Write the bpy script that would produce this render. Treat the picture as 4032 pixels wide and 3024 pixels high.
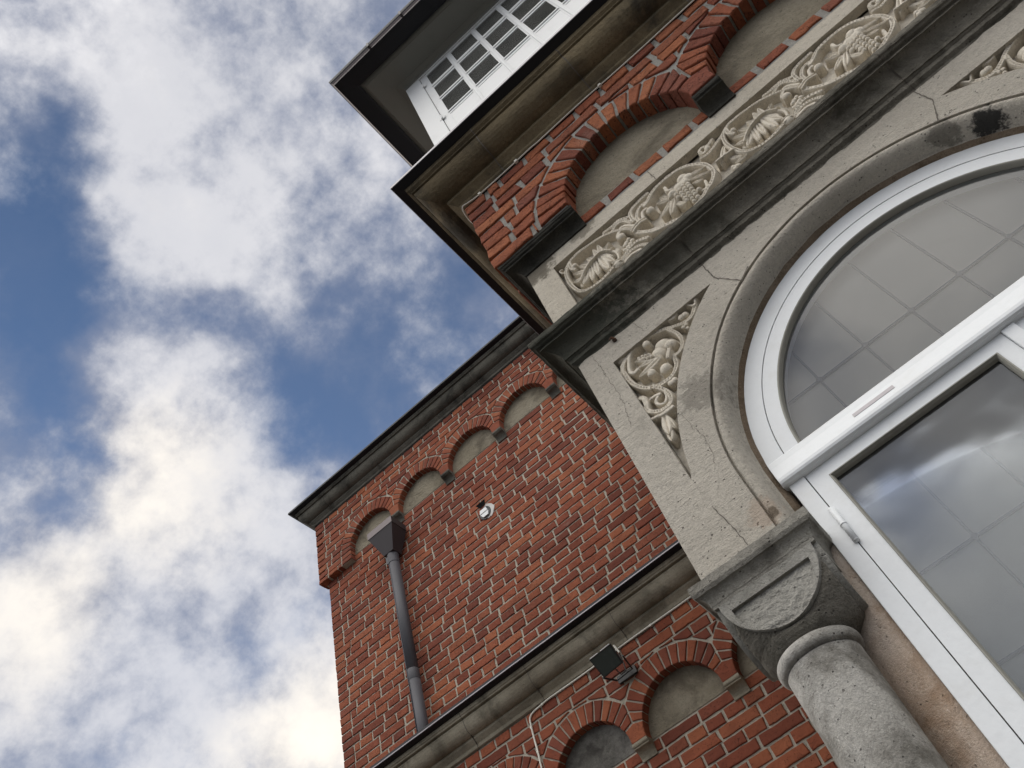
import bpy, bmesh, math, random, json
import numpy as np
from mathutils import Vector, Matrix, noise
from mathutils.geometry import tessellate_polygon

# ------------------------------------------------------------------ scene, camera, sky, sun
for o in list(bpy.data.objects): bpy.data.objects.remove(o)
S = bpy.context.scene
C = S.collection
H = 1.6                                    # camera height above the ground
R_ = [[0.75163835, 0.61378007, -0.24148254],
      [-0.62678099, 0.55066517, -0.55128346],
      [-0.20539077, 0.56572245, 0.79860675]]
cam = bpy.data.cameras.new('camera'); co = bpy.data.objects.new('camera', cam); C.objects.link(co)
rx = Vector(R_[0]); up = -Vector(R_[1]); bk = -Vector(R_[2])
co.matrix_world = Matrix(((rx.x, up.x, bk.x, 0), (rx.y, up.y, bk.y, 0), (rx.z, up.z, bk.z, H), (0, 0, 0, 1)))
cam.sensor_width = 36; cam.lens = 36*3212.3/4032; cam.clip_start = .02; cam.clip_end = 2000
S.camera = co
S.render.resolution_x = 1024; S.render.resolution_y = 768
S.view_settings.view_transform = 'Standard'; S.view_settings.look = 'None'
S.view_settings.gamma = 1; S.view_settings.exposure = 0.82
S.render.engine = 'CYCLES'
S.cycles.max_bounces = 8; S.cycles.diffuse_bounces = 4; S.cycles.glossy_bounces = 4
SUN = Vector((-.88, .38, .30)).normalized()
sl = bpy.data.lights.new('sun', 'SUN'); sl.energy = .6; sl.angle = math.radians(14); sl.color = (1, .93, .82)
so = bpy.data.objects.new('sun', sl); C.objects.link(so)
so.rotation_euler = SUN.to_track_quat('Z', 'Y').to_euler()

W = bpy.data.worlds.new('World'); S.world = W; W.use_nodes = True
nt = W.node_tree; N = nt.nodes; Lk = nt.links; N.clear()
def nd(t, **k):
    n = N.new(t)
    for a, b in k.items(): setattr(n, a, b)
    return n
def mth(op, a, b=None, c=None):
    n = N.new('ShaderNodeMath'); n.operation = op
    for i, v in enumerate((a, b, c)):
        if v is None: continue
        if isinstance(v, (int, float)): n.inputs[i].default_value = v
        else: Lk.new(v, n.inputs[i])
    return n.outputs[0]
sky = nd('ShaderNodeTexSky', sky_type='NISHITA', sun_disc=False)
sky.sun_elevation = math.asin(SUN.z); sky.sun_rotation = math.atan2(SUN.x, SUN.y)
sky.air_density = 1.0; sky.dust_density = .2; sky.ozone_density = 3.0
tc = nd('ShaderNodeTexCoord'); D_ = tc.outputs['Generated']
def nz(scale, detail, rough, off, dist=0, vec=None):
    m = nd('ShaderNodeMapping'); Lk.new(vec or D_, m.inputs[0]); m.inputs['Location'].default_value = off
    n = nd('ShaderNodeTexNoise'); Lk.new(m.outputs[0], n.inputs['Vector'])
    n.inputs['Scale'].default_value = scale; n.inputs['Detail'].default_value = detail
    n.inputs['Roughness'].default_value = rough; n.inputs['Distortion'].default_value = dist
    return n
warp = nz(3.5, 5, .6, (3, 1, 2))
wa = nd('ShaderNodeVectorMath', operation='MULTIPLY_ADD'); Lk.new(warp.outputs['Color'], wa.inputs[0])
wa.inputs[1].default_value = (.22, .22, .22)
wb = nd('ShaderNodeVectorMath', operation='SUBTRACT'); Lk.new(D_, wb.inputs[0]); wb.inputs[1].default_value = (.11, .11, .11)
Lk.new(wb.outputs[0], wa.inputs[2])
wn = nd('ShaderNodeVectorMath', operation='NORMALIZE'); Lk.new(wa.outputs[0], wn.inputs[0])
WD = wn.outputs[0]
DB=[(-0.6006, 0.4471, 0.6629, 224.1, 0.38), (-0.6923, 0.4101, 0.5938, 191.8, 0.3), (-0.5227, 0.4912, 0.6968, 714.8, 0.2), (-0.491, 0.2705, 0.8281, 1030.0, 0.15), (-0.4392, 0.0877, 0.8941, 295.8, -0.75), (-0.3645, 0.0599, 0.9293, 875.4, -0.4), (-0.4936, 0.1163, 0.8619, 350.7, -0.8), (-0.5627, 0.1699, 0.809, 348.8, -0.7), (-0.599, 0.2079, 0.7733, 520.6, -0.6), (-0.6032, 0.2861, 0.7445, 817.9, -0.45), (-0.2938, 0.4561, 0.84, 109.8, -0.5), (-0.1818, 0.4661, 0.8659, 160.9, -0.4), (-0.4286, 0.3952, 0.8124, 199.2, -0.42), (-0.2817, 0.1542, 0.947, 1061.8, -0.3), (-0.1015, 0.1583, 0.9822, 320.6, -0.2), (-0.3454, 0.336, 0.8762, 233.6, -0.36), (-0.3797, 0.2705, 0.8847, 981.5, -0.35), (-0.3875, 0.4728, 0.7914, 400.0, -0.3), (-0.5973, 0.405, 0.6922, 193.6, -0.2), (-0.6039, 0.4959, 0.6239, 264.6, -0.12), (-0.2585, 0.2591, 0.9306, 970.5, -0.25), (-0.4271, 0.2152, 0.8782, 1040.0, -0.3), (-0.5681, 0.4904, 0.6609, 451.2, -0.1), (-0.2535, 0.0541, 0.9658, 166.4, 0.35), (-0.3711, 0.1263, 0.92, 277.0, 0.55), (-0.3258, 0.2173, 0.9201, 300.2, 0.3), (-0.1954, 0.374, 0.9066, 402.7, 0.35), (-0.5524, 0.3065, 0.7752, 168.2, 0.7), (-0.5241, 0.411, 0.7459, 246.3, 0.35), (-0.693, 0.2989, 0.6561, 263.3, 0.6), (-0.567, 0.5753, 0.5895, 308.1, 0.6), (-0.4276, 0.2857, 0.8576, 988.1, 0.45), (-0.16, 0.2257, 0.961, 250.4, 0.2), (-0.3346, 0.3405, 0.8787, 2092.7, 0.25), (-0.504, 0.2031, 0.8395, 614.3, 0.45), (-0.1834, 0.084, 0.9794, 412.8, 0.2)]
WB=[(-0.547, 0.3141, 0.776, 260.6, 0.5), (-0.693, 0.2989, 0.6561, 263.3, 0.6), (-0.58, 0.5859, 0.566, 169.4, 0.7), (-0.3519, 0.1339, 0.9264, 1094.4, 0.2), (-0.266, 0.0418, 0.9631, 533.9, 0.12), (-0.5535, 0.4041, 0.7282, 568.6, 0.2), (-0.7279, 0.3885, 0.565, 205.0, 0.1)]
def blobs(L, start):
    acc = None
    for x, y, z, k, a in L:
        d = nd('ShaderNodeVectorMath', operation='DOT_PRODUCT'); Lk.new(WD, d.inputs[0]); d.inputs[1].default_value = (x, y, z)
        g = mth('EXPONENT', mth('MULTIPLY_ADD', d.outputs['Value'], k, -k))
        g = mth('MINIMUM', g, 1.3)
        acc = mth('MULTIPLY_ADD', g, a, acc if acc is not None else start)
    return acc
n1 = nz(6.2, 12, .60, (.3, 4.1, 7.7)).outputs['Fac']
n2 = nz(16, 8, .62, (5, 2, 1)).outputs['Fac']
n3 = nz(3.0, 7, .6, (9, 3, 4)).outputs['Fac']
dens = blobs(DB, .83)
dens = mth('ADD', dens, mth('MULTIPLY_ADD', n1, 2.1, -1.05))
dens = mth('ADD', dens, mth('MULTIPLY_ADD', n2, .75, -.375))
def ramp(v, a, b, c=0, d=1):
    m = nd('ShaderNodeMapRange', interpolation_type='SMOOTHSTEP'); Lk.new(v, m.inputs[0])
    for i, q in enumerate((a, b, c, d)): m.inputs[i+1].default_value = q
    return m.outputs[0]
mask = mth('MULTIPLY_ADD', ramp(dens, -.15, 1.1), .84, ramp(n3, .35, .7, .04, .17))
warm = blobs(WB, 0.0)
def mix(f, a, b):
    m = nd('ShaderNodeMix', data_type='RGBA')
    if isinstance(f, (int, float)): m.inputs[0].default_value = f
    else: Lk.new(f, m.inputs[0])
    for i, v in ((6, a), (7, b)):
        if isinstance(v, tuple): m.inputs[i].default_value = (*v, 1)
        else: Lk.new(v, m.inputs[i])
    return m.outputs[2]
K = 10.0
n4 = nz(7, 9, .6, (1, 8, 3)).outputs['Fac']
shade = ramp(mth('ADD', mth('MULTIPLY', dens, .5), mth('ADD', mth('MULTIPLY_ADD', n4, 1.8, -.9), mth('MULTIPLY_ADD', n2, 1.0, -.5))), .0, .85)
cc = mix(shade, (.155*K, .175*K, .235*K), (.43*K, .43*K, .45*K))
wsum = mth('ADD', warm, mth('MULTIPLY_ADD', n2, .5, -.25))
wsum = mth('ADD', wsum, mth('MULTIPLY_ADD', n1, .7, -.35))
cc = mix(ramp(wsum, .10, .85), cc, (.68*K, .63*K, .555*K))
bm_ = nd('ShaderNodeMix', data_type='RGBA', blend_type='MULTIPLY'); bm_.inputs[0].default_value = 1
Lk.new(sky.outputs[0], bm_.inputs[6]); bm_.inputs[7].default_value = (.58, .63, .68, 1)
blue = bm_.outputs[2]
final = mix(mask, blue, cc)
# unseen sky on the street side: bright high overcast, added to light the walls
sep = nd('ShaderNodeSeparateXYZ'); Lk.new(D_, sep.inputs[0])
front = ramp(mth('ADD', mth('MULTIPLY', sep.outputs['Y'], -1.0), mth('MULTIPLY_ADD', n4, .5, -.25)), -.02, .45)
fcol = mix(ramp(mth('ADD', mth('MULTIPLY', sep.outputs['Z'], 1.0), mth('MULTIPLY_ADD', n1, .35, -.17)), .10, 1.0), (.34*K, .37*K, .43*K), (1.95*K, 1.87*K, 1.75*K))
fd = blobs([(.05, -.83, .555, 260, 1.0), (.065, -.715, .695, 330, 1.0), (.13, -.64, .757, 700, .5), (.25, -.66, .70, 120, -.5), (.23, -.785, .575, 260, .55), (.0, -.90, .42, 60, -.2)], 0.0)  # patches added to the unseen sky to shape the reflections in the glass
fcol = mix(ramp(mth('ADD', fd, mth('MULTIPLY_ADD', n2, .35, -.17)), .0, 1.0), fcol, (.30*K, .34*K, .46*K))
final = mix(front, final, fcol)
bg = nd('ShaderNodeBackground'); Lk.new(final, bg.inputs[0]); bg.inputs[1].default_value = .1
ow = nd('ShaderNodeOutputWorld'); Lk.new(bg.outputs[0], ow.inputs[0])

# ------------------------------------------------------------------ helpers
rnd = random.Random(7)
def obj(name, data, mats, parent=None, smooth=False, label=None):
    """data = (verts, faces[, mat indices][, brick values]); linked as ONE mesh object"""
    v, f = data[0], data[1]
    off = Vector((0, 0, H))
    base = parent.matrix_world.translation if parent else Vector((0, 0, 0))
    if parent:
        p = parent; base = Vector((0, 0, 0))
        while p: base = base + p.location; p = p.parent
    d = off - base
    me = bpy.data.meshes.new(name)
    me.from_pydata([(a[0]+d.x, a[1]+d.y, a[2]+d.z) for a in v], [], f)
    for m in (mats if isinstance(mats, (list, tuple)) else [mats]): me.materials.append(m)
    if len(data) > 2 and data[2]:
        me.polygons.foreach_set('material_index', data[2])
    if len(data) > 3 and data[3]:
        at = me.attributes.new('brick', 'FLOAT', 'POINT'); at.data.foreach_set('value', data[3])
    if smooth: me.polygons.foreach_set('use_smooth', [True]*len(me.polygons))
    me.update()
    o = bpy.data.objects.new(name, me); C.objects.link(o)
    if parent: o.parent = parent
    if label: o['label'] = label
    return o
def tag(o, label, cat=None, group=None, kind=None):
    o['label'] = label
    if cat: o['category'] = cat
    if group: o['group'] = group
    if kind: o['kind'] = kind
    return o
def thing(name, label, cat, loc, group=None):
    'an Empty at the base of a thing, its parts are its children'
    o = bpy.data.objects.new(name, None); C.objects.link(o); o.location = (loc[0], loc[1], loc[2]+H)
    o.empty_display_size = .1
    return tag(o, label, cat, group, 'thing')
def join(*parts):
    V, F, M, B = [], [], [], []
    anyb = any(len(p) > 3 and p[3] for p in parts)
    for p in parts:
        n = len(V); V += list(p[0]); F += [tuple(i+n for i in f) for f in p[1]]
        M += list(p[2]) if len(p) > 2 and p[2] else [0]*len(p[1])
        B += list(p[3]) if len(p) > 3 and p[3] else [.5]*len(p[0])
    return V, F, M, (B if anyb else None)
def setm(p, i): return (p[0], p[1], [i]*len(p[1]), p[3] if len(p) > 3 else None)
def box(x0, x1, y0, y1, z0, z1, bev=0):
    if not bev:
        v = [(x, y, z) for x in (x0, x1) for y in (y0, y1) for z in (z0, z1)]
        return v, [(0, 1, 3, 2), (4, 6, 7, 5), (0, 4, 5, 1), (2, 3, 7, 6), (0, 2, 6, 4), (1, 5, 7, 3)]
    bm = bmesh.new(); bmesh.ops.create_cube(bm, size=1)
    for q in bm.verts: q.co = Vector(((x0+x1)/2+q.co.x*(x1-x0), (y0+y1)/2+q.co.y*(y1-y0), (z0+z1)/2+q.co.z*(z1-z0)))
    bmesh.ops.bevel(bm, geom=bm.edges[:], offset=bev, segments=2, affect='EDGES', profile=.5)
    bm.verts.index_update()
    r = [tuple(q.co) for q in bm.verts], [tuple(q.index for q in f.verts) for f in bm.faces]; bm.free(); return r
def tube(pts, r, seg=10, cap=True):
    V, F = [], []; pts = [Vector(p) for p in pts]
    rr = r if isinstance(r, (list, tuple)) else [r]*len(pts)
    a = None
    for i, p in enumerate(pts):
        t = (pts[min(i+1, len(pts)-1)]-pts[max(i-1, 0)]).normalized()
        if a is None: a = t.orthogonal().normalized()
        else: a = (a-t*a.dot(t)).normalized()
        b = t.cross(a)
        for k in range(seg):
            q = 2*math.pi*k/seg; V.append(tuple(p+(a*math.cos(q)+b*math.sin(q))*rr[i]))
    for i in range(len(pts)-1):
        for k in range(seg):
            F.append((i*seg+k, i*seg+(k+1) % seg, (i+1)*seg+(k+1) % seg, (i+1)*seg+k))
    if cap: F.append(tuple(range(seg))[::-1]); F.append(tuple((len(pts)-1)*seg+k for k in range(seg)))
    return V, F
def lathe(prof, cx, cy, seg=48, wob=0):
    """prof = [(r, z)] round a vertical axis"""
    V, F = [], []
    for i, (r, z) in enumerate(prof):
        for k in range(seg):
            a = 2*math.pi*k/seg
            w = 1+(wob*noise.noise(Vector((math.cos(a)*2, math.sin(a)*2, z*9))) if wob else 0)
            V.append((cx+r*w*math.cos(a), cy+r*w*math.sin(a), z))
    for i in range(len(prof)-1):
        for k in range(seg): F.append((i*seg+k, i*seg+(k+1) % seg, (i+1)*seg+(k+1) % seg, (i+1)*seg+k))
    return V, F
def wob(p, amp, sc=30):
    n = noise.noise_vector(Vector(p)*sc); return (p[0]+n[0]*amp, p[1]+n[1]*amp, p[2]+n[2]*amp)
def sweep(prof, path, step=.03, amp=0, sc=35, closed=False):
    """prof [(p, z)] projecting p outward; path = function(p) -> list of plan points (x, y) with mitred corners"""
    rows = []
    for p, z in prof:
        pl = path(p); row = []
        for i in range(len(pl)-1):
            a, b = pl[i], pl[i+1]; a0, b0 = path(0)[i], path(0)[i+1]
            n = max(1, int(math.hypot(a0[0]-b0[0], a0[1]-b0[1])/step))
            for k in range(n): t = k/n; row.append((a[0]+(b[0]-a[0])*t, a[1]+(b[1]-a[1])*t, z))
        row.append((pl[-1][0], pl[-1][1], z)); rows.append(row)
    m = len(rows[0]); V = [wob(q, amp, sc) if amp else q for r in rows for q in r]; F = []
    for i in range(len(rows)-1):
        for k in range(m-1): F.append((i*m+k, (i+1)*m+k, (i+1)*m+k+1, i*m+k+1))
    F.append(tuple(i*m for i in range(len(rows)))); F.append(tuple(i*m+m-1 for i in range(len(rows)))[::-1])
    return V, F
def ovolo(p0, z0, p1, z1, n=7): return [(p0+(p1-p0)*math.sin(t*math.pi/2/n), z0+(z1-z0)*(1-math.cos(t*math.pi/2/n))) for t in range(n+1)]
def cove(p0, z0, p1, z1, n=7): return [(p0+(p1-p0)*(1-math.cos(t*math.pi/2/n)), z0+(z1-z0)*math.sin(t*math.pi/2/n)) for t in range(n+1)]
def cyma(p0, z0, p1, z1, n=5):
    pm, zm = (p0+p1)/2, (z0+z1)/2
    return ovolo(p0, z0, pm, zm, n)[:-1]+cove(pm, zm, p1, z1, n)
def clip(poly, nx, nz, c):          # keep points with n.p >= c
    out = []
    for i in range(len(poly)):
        a, b = poly[i], poly[(i+1) % len(poly)]
        da, db = a[0]*nx+a[1]*nz-c, b[0]*nx+b[1]*nz-c
        if da >= 0: out.append(a)
        if da*db < 0: t = da/(da-db); out.append((a[0]+(b[0]-a[0])*t, a[1]+(b[1]-a[1])*t))
    return out
def area(p): return abs(sum(p[i][0]*p[(i+1) % len(p)][1]-p[(i+1) % len(p)][0]*p[i][1] for i in range(len(p))))/2
def extrude_poly(outer, holes, y0, y1, back=False, frame=None):
    """flat (x, z) outline with holes, front at y0, walls back to y1"""
    loops = [outer]+holes
    tri = tessellate_polygon([[Vector((a, b, 0)) for a, b in l] for l in loops])
    flat = [p for l in loops for p in l]
    V = [(a, y0, b) for a, b in flat]; n = len(V); V += [(a, y1, b) for a, b in flat]
    F = []
    for t in tri:
        a, b, c = (flat[i] for i in t)
        s = (b[0]-a[0])*(c[1]-a[1])-(b[1]-a[1])*(c[0]-a[0])
        F.append(tuple(t) if s > 0 else tuple(t)[::-1])
    if back: F += [tuple(i+n for i in f)[::-1] for f in F]
    k = 0
    for l in loops:
        for i in range(len(l)):
            j = (i+1) % len(l); F.append((k+i, k+j, n+k+j, n+k+i))
        k += len(l)
    return V, F
def place(data, fn): return ([fn(v) for v in data[0]],)+tuple(data[1:])
# ---- bricks: every brick is modelled (face, rounded arris, sides) and all bricks of a wall are one mesh
ROUGH = [1.0]
def brick(poly, y, depth, val, V, F, B, jit=.0012):
    jit *= ROUGH[0]
    poly = [p for i, p in enumerate(poly) if math.hypot(p[0]-poly[i-1][0], p[1]-poly[i-1][1]) > .002]
    if len(poly) < 3 or area(poly) < 2.5e-4: return
    if sum(poly[i][0]*poly[(i+1) % len(poly)][1]-poly[(i+1) % len(poly)][0]*poly[i][1] for i in range(len(poly))) < 0: poly = poly[::-1]
    pts = []
    for i in range(len(poly)):
        a, b = poly[i], poly[(i+1) % len(poly)]; n = max(1, int(math.hypot(a[0]-b[0], a[1]-b[1])/.028))
        for k in range(n): t = k/n; pts.append((a[0]+(b[0]-a[0])*t, a[1]+(b[1]-a[1])*t))
    pts = [(a+rnd.gauss(0, jit), b+rnd.gauss(0, jit)) for a, b in pts]
    n = len(pts); cx = sum(p[0] for p in pts)/n; cz = sum(p[1] for p in pts)/n
    dy = rnd.uniform(-.002, .0015); tx, tz = rnd.gauss(0, .012), rnd.gauss(0, .02)
    def ring(ins, yy):
        for i in range(n):
            a, p, b = pts[i-1], pts[i], pts[(i+1) % n]
            ex, ez = b[0]-a[0], b[1]-a[1]; l = math.hypot(ex, ez) or 1
            q = (p[0]-ez/l*ins, p[1]+ex/l*ins)
            q2 = (q[0]+(cx-q[0])*.02, q[1]+(cz-q[1])*.02) if ins else q
            V.append((q2[0], y+dy+yy+(tx*(q2[0]-cx)+tz*(q2[1]-cz) if yy < .006 else 0), q2[1])); B.append(val)
    s = len(V); ring(.0045, 0); ring(.0012, .0014); ring(0, .005); ring(0, depth)
    F.append(tuple(range(s, s+n)))
    for r in range(3):
        for i in range(n):
            j = (i+1) % n; F.append((s+r*n+i, s+(r+1)*n+i, s+(r+1)*n+j, s+r*n+j))
def wall_bricks(x0, x1, z0, z1, y, depth=.025, ch=.0667, joint=.011, vj=.013, discs=(), phase=0, L=.236, keep=None):
    V, F, B = [], [], []
    nc = int(math.ceil((z1-z0)/ch))
    for k in range(nc):
        zb = z1-(k+1)*ch; zt = zb+ch-joint
        if zt < z0+.01: break
        zb = max(zb, z0)
        x = x0; kk = (k+phase) % 4
        seq = []
        if kk in (0, 2):
            seq.append(L*.75 if kk == 0 else L*.5)
            mode = 's'
        else: seq.append(L*.5); mode = 'h'
        i = 0
        while x < x1-.02:
            if i == 0: l = seq[0] if mode == 's' else L*.47
            elif mode == 'h' and i == 1 : l = L*.25 if kk == 1 else L*.5
            else: l = L if (mode == 's' and rnd.random() > .07) else L*.5
            l += rnd.gauss(0, .0025)
            xe = min(x+l, x1); w = rnd.gauss(0, .0012)
            poly = [(x, zb+w), (xe-vj*rnd.uniform(.7, 1.35), zb+w+rnd.gauss(0, .001)), (xe-vj*rnd.uniform(.7, 1.35), zt+w), (x, zt+w+rnd.gauss(0, .001))]
            if xe == x1: poly[1] = (x1, poly[1][1]); poly[2] = (x1, poly[2][1])
            ok = True
            for cx, cz, rr in discs:
                mx, mz = (x+xe)/2, (zb+zt)/2
                if zb < cz and abs(mx-cx) < rr+l/2:
                    if mx < cx and (cx, cz, rr) == discs[0]: poly = clip(poly, -1, 0, -(cx-rr))
                    else: ok = False; break
                    if len(poly) < 3: ok = False; break
                    continue
                if math.hypot(max(abs(mx-cx)-l/2, 0), max(abs(mz-cz)-ch/2, 0)) < rr:
                    best = []
                    for px, pz in [(mx, mz)]+poly:
                        d = math.hypot(px-cx, pz-cz) or 1; nx, nz_ = (px-cx)/d, (pz-cz)/d
                        q = clip(poly, nx, nz_, nx*cx+nz_*cz+rr)
                        if len(q) > 2 and (not best or area(q) > area(best)): best = q
                    poly = best
                    if len(poly) < 3: ok = False; break
            if ok and (keep is None or keep(poly)):
                brick(poly, y, depth, rnd.random(), V, F, B)
            x = xe; i += 1
    return V, F, None, B
def arch_bricks(cx, cz, r, y, depth, n=15, t=.112, a0=22, aL=None, zmin=None, mids=(None, None), j=.009):
    V, F, B = [], [], []
    for i in range(n):
        sp_ = 180-a0-(a0 if aL is None else aL)
        A0 = math.radians(a0+sp_*i/n); A1 = math.radians(a0+sp_*(i+1)/n)
        g = j/2
        def pt(rr, a, s): return (cx+rr*math.cos(a)-s*g*math.sin(a), cz+rr*math.sin(a)+s*g*math.cos(a))
        tt = t+rnd.gauss(0, .002)
        poly = [pt(r+rnd.uniform(-.001, .002), A0, 1), pt(r+tt, A0, 1), pt(r+tt, A1, -1), pt(r+rnd.uniform(-.001, .002), A1, -1)]
        if mids[0] is not None: poly = clip(poly, 1, 0, mids[0]+j/2)
        if mids[1] is not None and len(poly) > 2: poly = clip(poly, -1, 0, -mids[1]+j/2)
        if zmin is not None and len(poly) > 2: poly = clip(poly, 0, 1, zmin)
        if len(poly) > 2: brick(poly, y, depth, rnd.random(), V, F, B, .0009)
    return V, F, None, B
def springer(xa, xb, z0, ra, cz, h, y, depth):
    """single shaped brick between two neighbouring arches, xa / xb = arch centres"""
    L_ = []; R2 = []
    for k in range(4):
        z = z0+h*k/3; d = math.sqrt(max(ra*ra-max(z-cz, 0)**2, 0))
        L_.append((xa+d+.001, z)); R2.append((xb-d-.001, z))
    V, F, B = [], [], []
    poly = L_+[((xa+xb)/2, z0+h+.018)]+R2[::-1]
    brick(poly, y, depth, rnd.random(), V, F, B, .0006)
    return V, F, None, B

# ------------------------------------------------------------------ materials
def mat(name):
    m = bpy.data.materials.new(name); m.use_nodes = True
    t = m.node_tree; b = t.nodes['Principled BSDF']; return m, t, b
class G:
    def __init__(s, t): s.t = t; s.n = t.nodes; s.l = t.links; s.tc = s.n.new('ShaderNodeTexCoord').outputs['Object']
    def noise(s, sc, det=4, ro=.55, dist=0, off=(0, 0, 0), stretch=None):
        m = s.n.new('ShaderNodeMapping'); s.l.new(s.tc, m.inputs[0]); m.inputs['Location'].default_value = off
        if stretch: m.inputs['Scale'].default_value = stretch
        k = s.n.new('ShaderNodeTexNoise'); s.l.new(m.outputs[0], k.inputs['Vector'])
        k.inputs['Scale'].default_value = sc; k.inputs['Detail'].default_value = det; k.inputs['Roughness'].default_value = ro; k.inputs['Distortion'].default_value = dist
        return k.outputs['Fac']
    def rng(s, v, a, b, c=0., d=1.):
        m = s.n.new('ShaderNodeMapRange'); m.interpolation_type = 'SMOOTHSTEP'; s.l.new(v, m.inputs[0])
        for i, q in enumerate((a, b, c, d)): m.inputs[i+1].default_value = q
        return m.outputs[0]
    def mix(s, f, a, b, bt='MIX'):
        m = s.n.new('ShaderNodeMix'); m.data_type = 'RGBA'; m.blend_type = bt
        if isinstance(f, (int, float)): m.inputs[0].default_value = f
        else: s.l.new(f, m.inputs[0])
        for i, v in ((6, a), (7, b)):
            if isinstance(v, tuple): m.inputs[i].default_value = (*v, 1)
            else: s.l.new(v, m.inputs[i])
        return m.outputs[2]
    def math(s, op, a, b=0., c=None):
        m = s.n.new('ShaderNodeMath'); m.operation = op
        for i, v in enumerate((a, b, c)):
            if v is None: continue
            if isinstance(v, (int, float)): m.inputs[i].default_value = v
            else: s.l.new(v, m.inputs[i])
        return m.outputs[0]
    def vor(s, sc, off=(0, 0, 0)):
        m = s.n.new('ShaderNodeMapping'); s.l.new(s.tc, m.inputs[0]); m.inputs['Location'].default_value = off
        k = s.n.new('ShaderNodeTexVoronoi'); s.l.new(m.outputs[0], k.inputs['Vector']); k.inputs['Scale'].default_value = sc
        return k.outputs['Distance']
    def bump(s, b, h, strength, dist, prev=None):
        k = s.n.new('ShaderNodeBump'); k.inputs['Strength'].default_value = strength; k.inputs['Distance'].default_value = dist
        s.l.new(h, k.inputs['Height'])
        if prev: s.l.new(prev, k.inputs['Normal'])
        s.l.new(k.outputs[0], b.inputs['Normal']); return k.outputs[0]
    def spot(s, x, y, z, r):
        m = s.n.new('ShaderNodeVectorMath'); m.operation = 'DISTANCE'; s.l.new(s.tc, m.inputs[0]); m.inputs[1].default_value = (x-.44, y-1.3, z)   # spots are given on the porch, whose origin is (.44, 1.3)
        return s.math('SUBTRACT', 1.0, s.math('DIVIDE', m.outputs['Value'], r))
def stone(name, c1, c2, grime=(.05, .045, .035), g=.35, gs=7, grain=.0012, pits=.5, rough=.9, spots=(), fine=260, tool=0):
    m, t, b = mat(name); q = G(t)
    col = q.mix(q.rng(q.noise(3.5, 5), .3, .7), c1, c2)
    col = q.mix(q.rng(q.noise(60, 4, .7), .42, .75, 0, .45), col, tuple(v*.72 for v in c1))
    col = q.mix(q.rng(q.noise(fine, 3, .7, off=(1, 2, 3)), .52, .74, 0, .6), col, tuple(min(1, v*1.35) for v in c2))
    col = q.mix(q.rng(q.noise(150, 3, .8, off=(6, 2, 9)), .55, .68, 0, .5), col, tuple(v*.45 for v in c1))
    gm = q.math('MULTIPLY', q.rng(q.noise(gs, 7, .65, .4, (5, 1, 2)), .62-g*.4, .80-g*.2), min(1., g*1.9))
    col = q.mix(gm, col, grime)
    v = q.vor(95, (2, 5, 1)); pm = q.math('MULTIPLY', q.rng(v, .12, .22, 1, 0), q.rng(q.noise(40, 2), .52, .62))
    pm2 = q.math('MULTIPLY', q.rng(q.vor(26, (7, 3, 1)), .05, .075, 1, 0), q.rng(q.noise(9, 2, off=(3, 3, 3)), .5, .6))
    pm = q.math('MAXIMUM', pm, pm2)
    col = q.mix(q.math('MULTIPLY', pm, pits), col, tuple(v*.3 for v in c1))
    for (x, y, z, r, cc_, st) in spots:
        f = q.math('ADD', q.spot(x, y, z, r), q.math('MULTIPLY_ADD', q.noise(38, 6, .7), 1.6, -.8))
        col = q.mix(q.rng(f, .18, .5, 0, st), col, cc_)
    t.links.new(col, b.inputs['Base Color']); b.inputs['Roughness'].default_value = rough
    b.inputs['Specular IOR Level'].default_value = .25
    h = q.math('ADD', q.noise(230, 4, .75), q.math('MULTIPLY', q.noise(48, 4), 1.2))
    h = q.math('SUBTRACT', h, q.math('MULTIPLY', pm, 1.4))
    if tool: h = q.math('ADD', h, q.math('MULTIPLY', q.noise(230, 2, .5, .1, stretch=(.06, .3, 1.0)), tool))
    q.bump(b, h, .9, grain*3.0)
    return m
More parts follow.
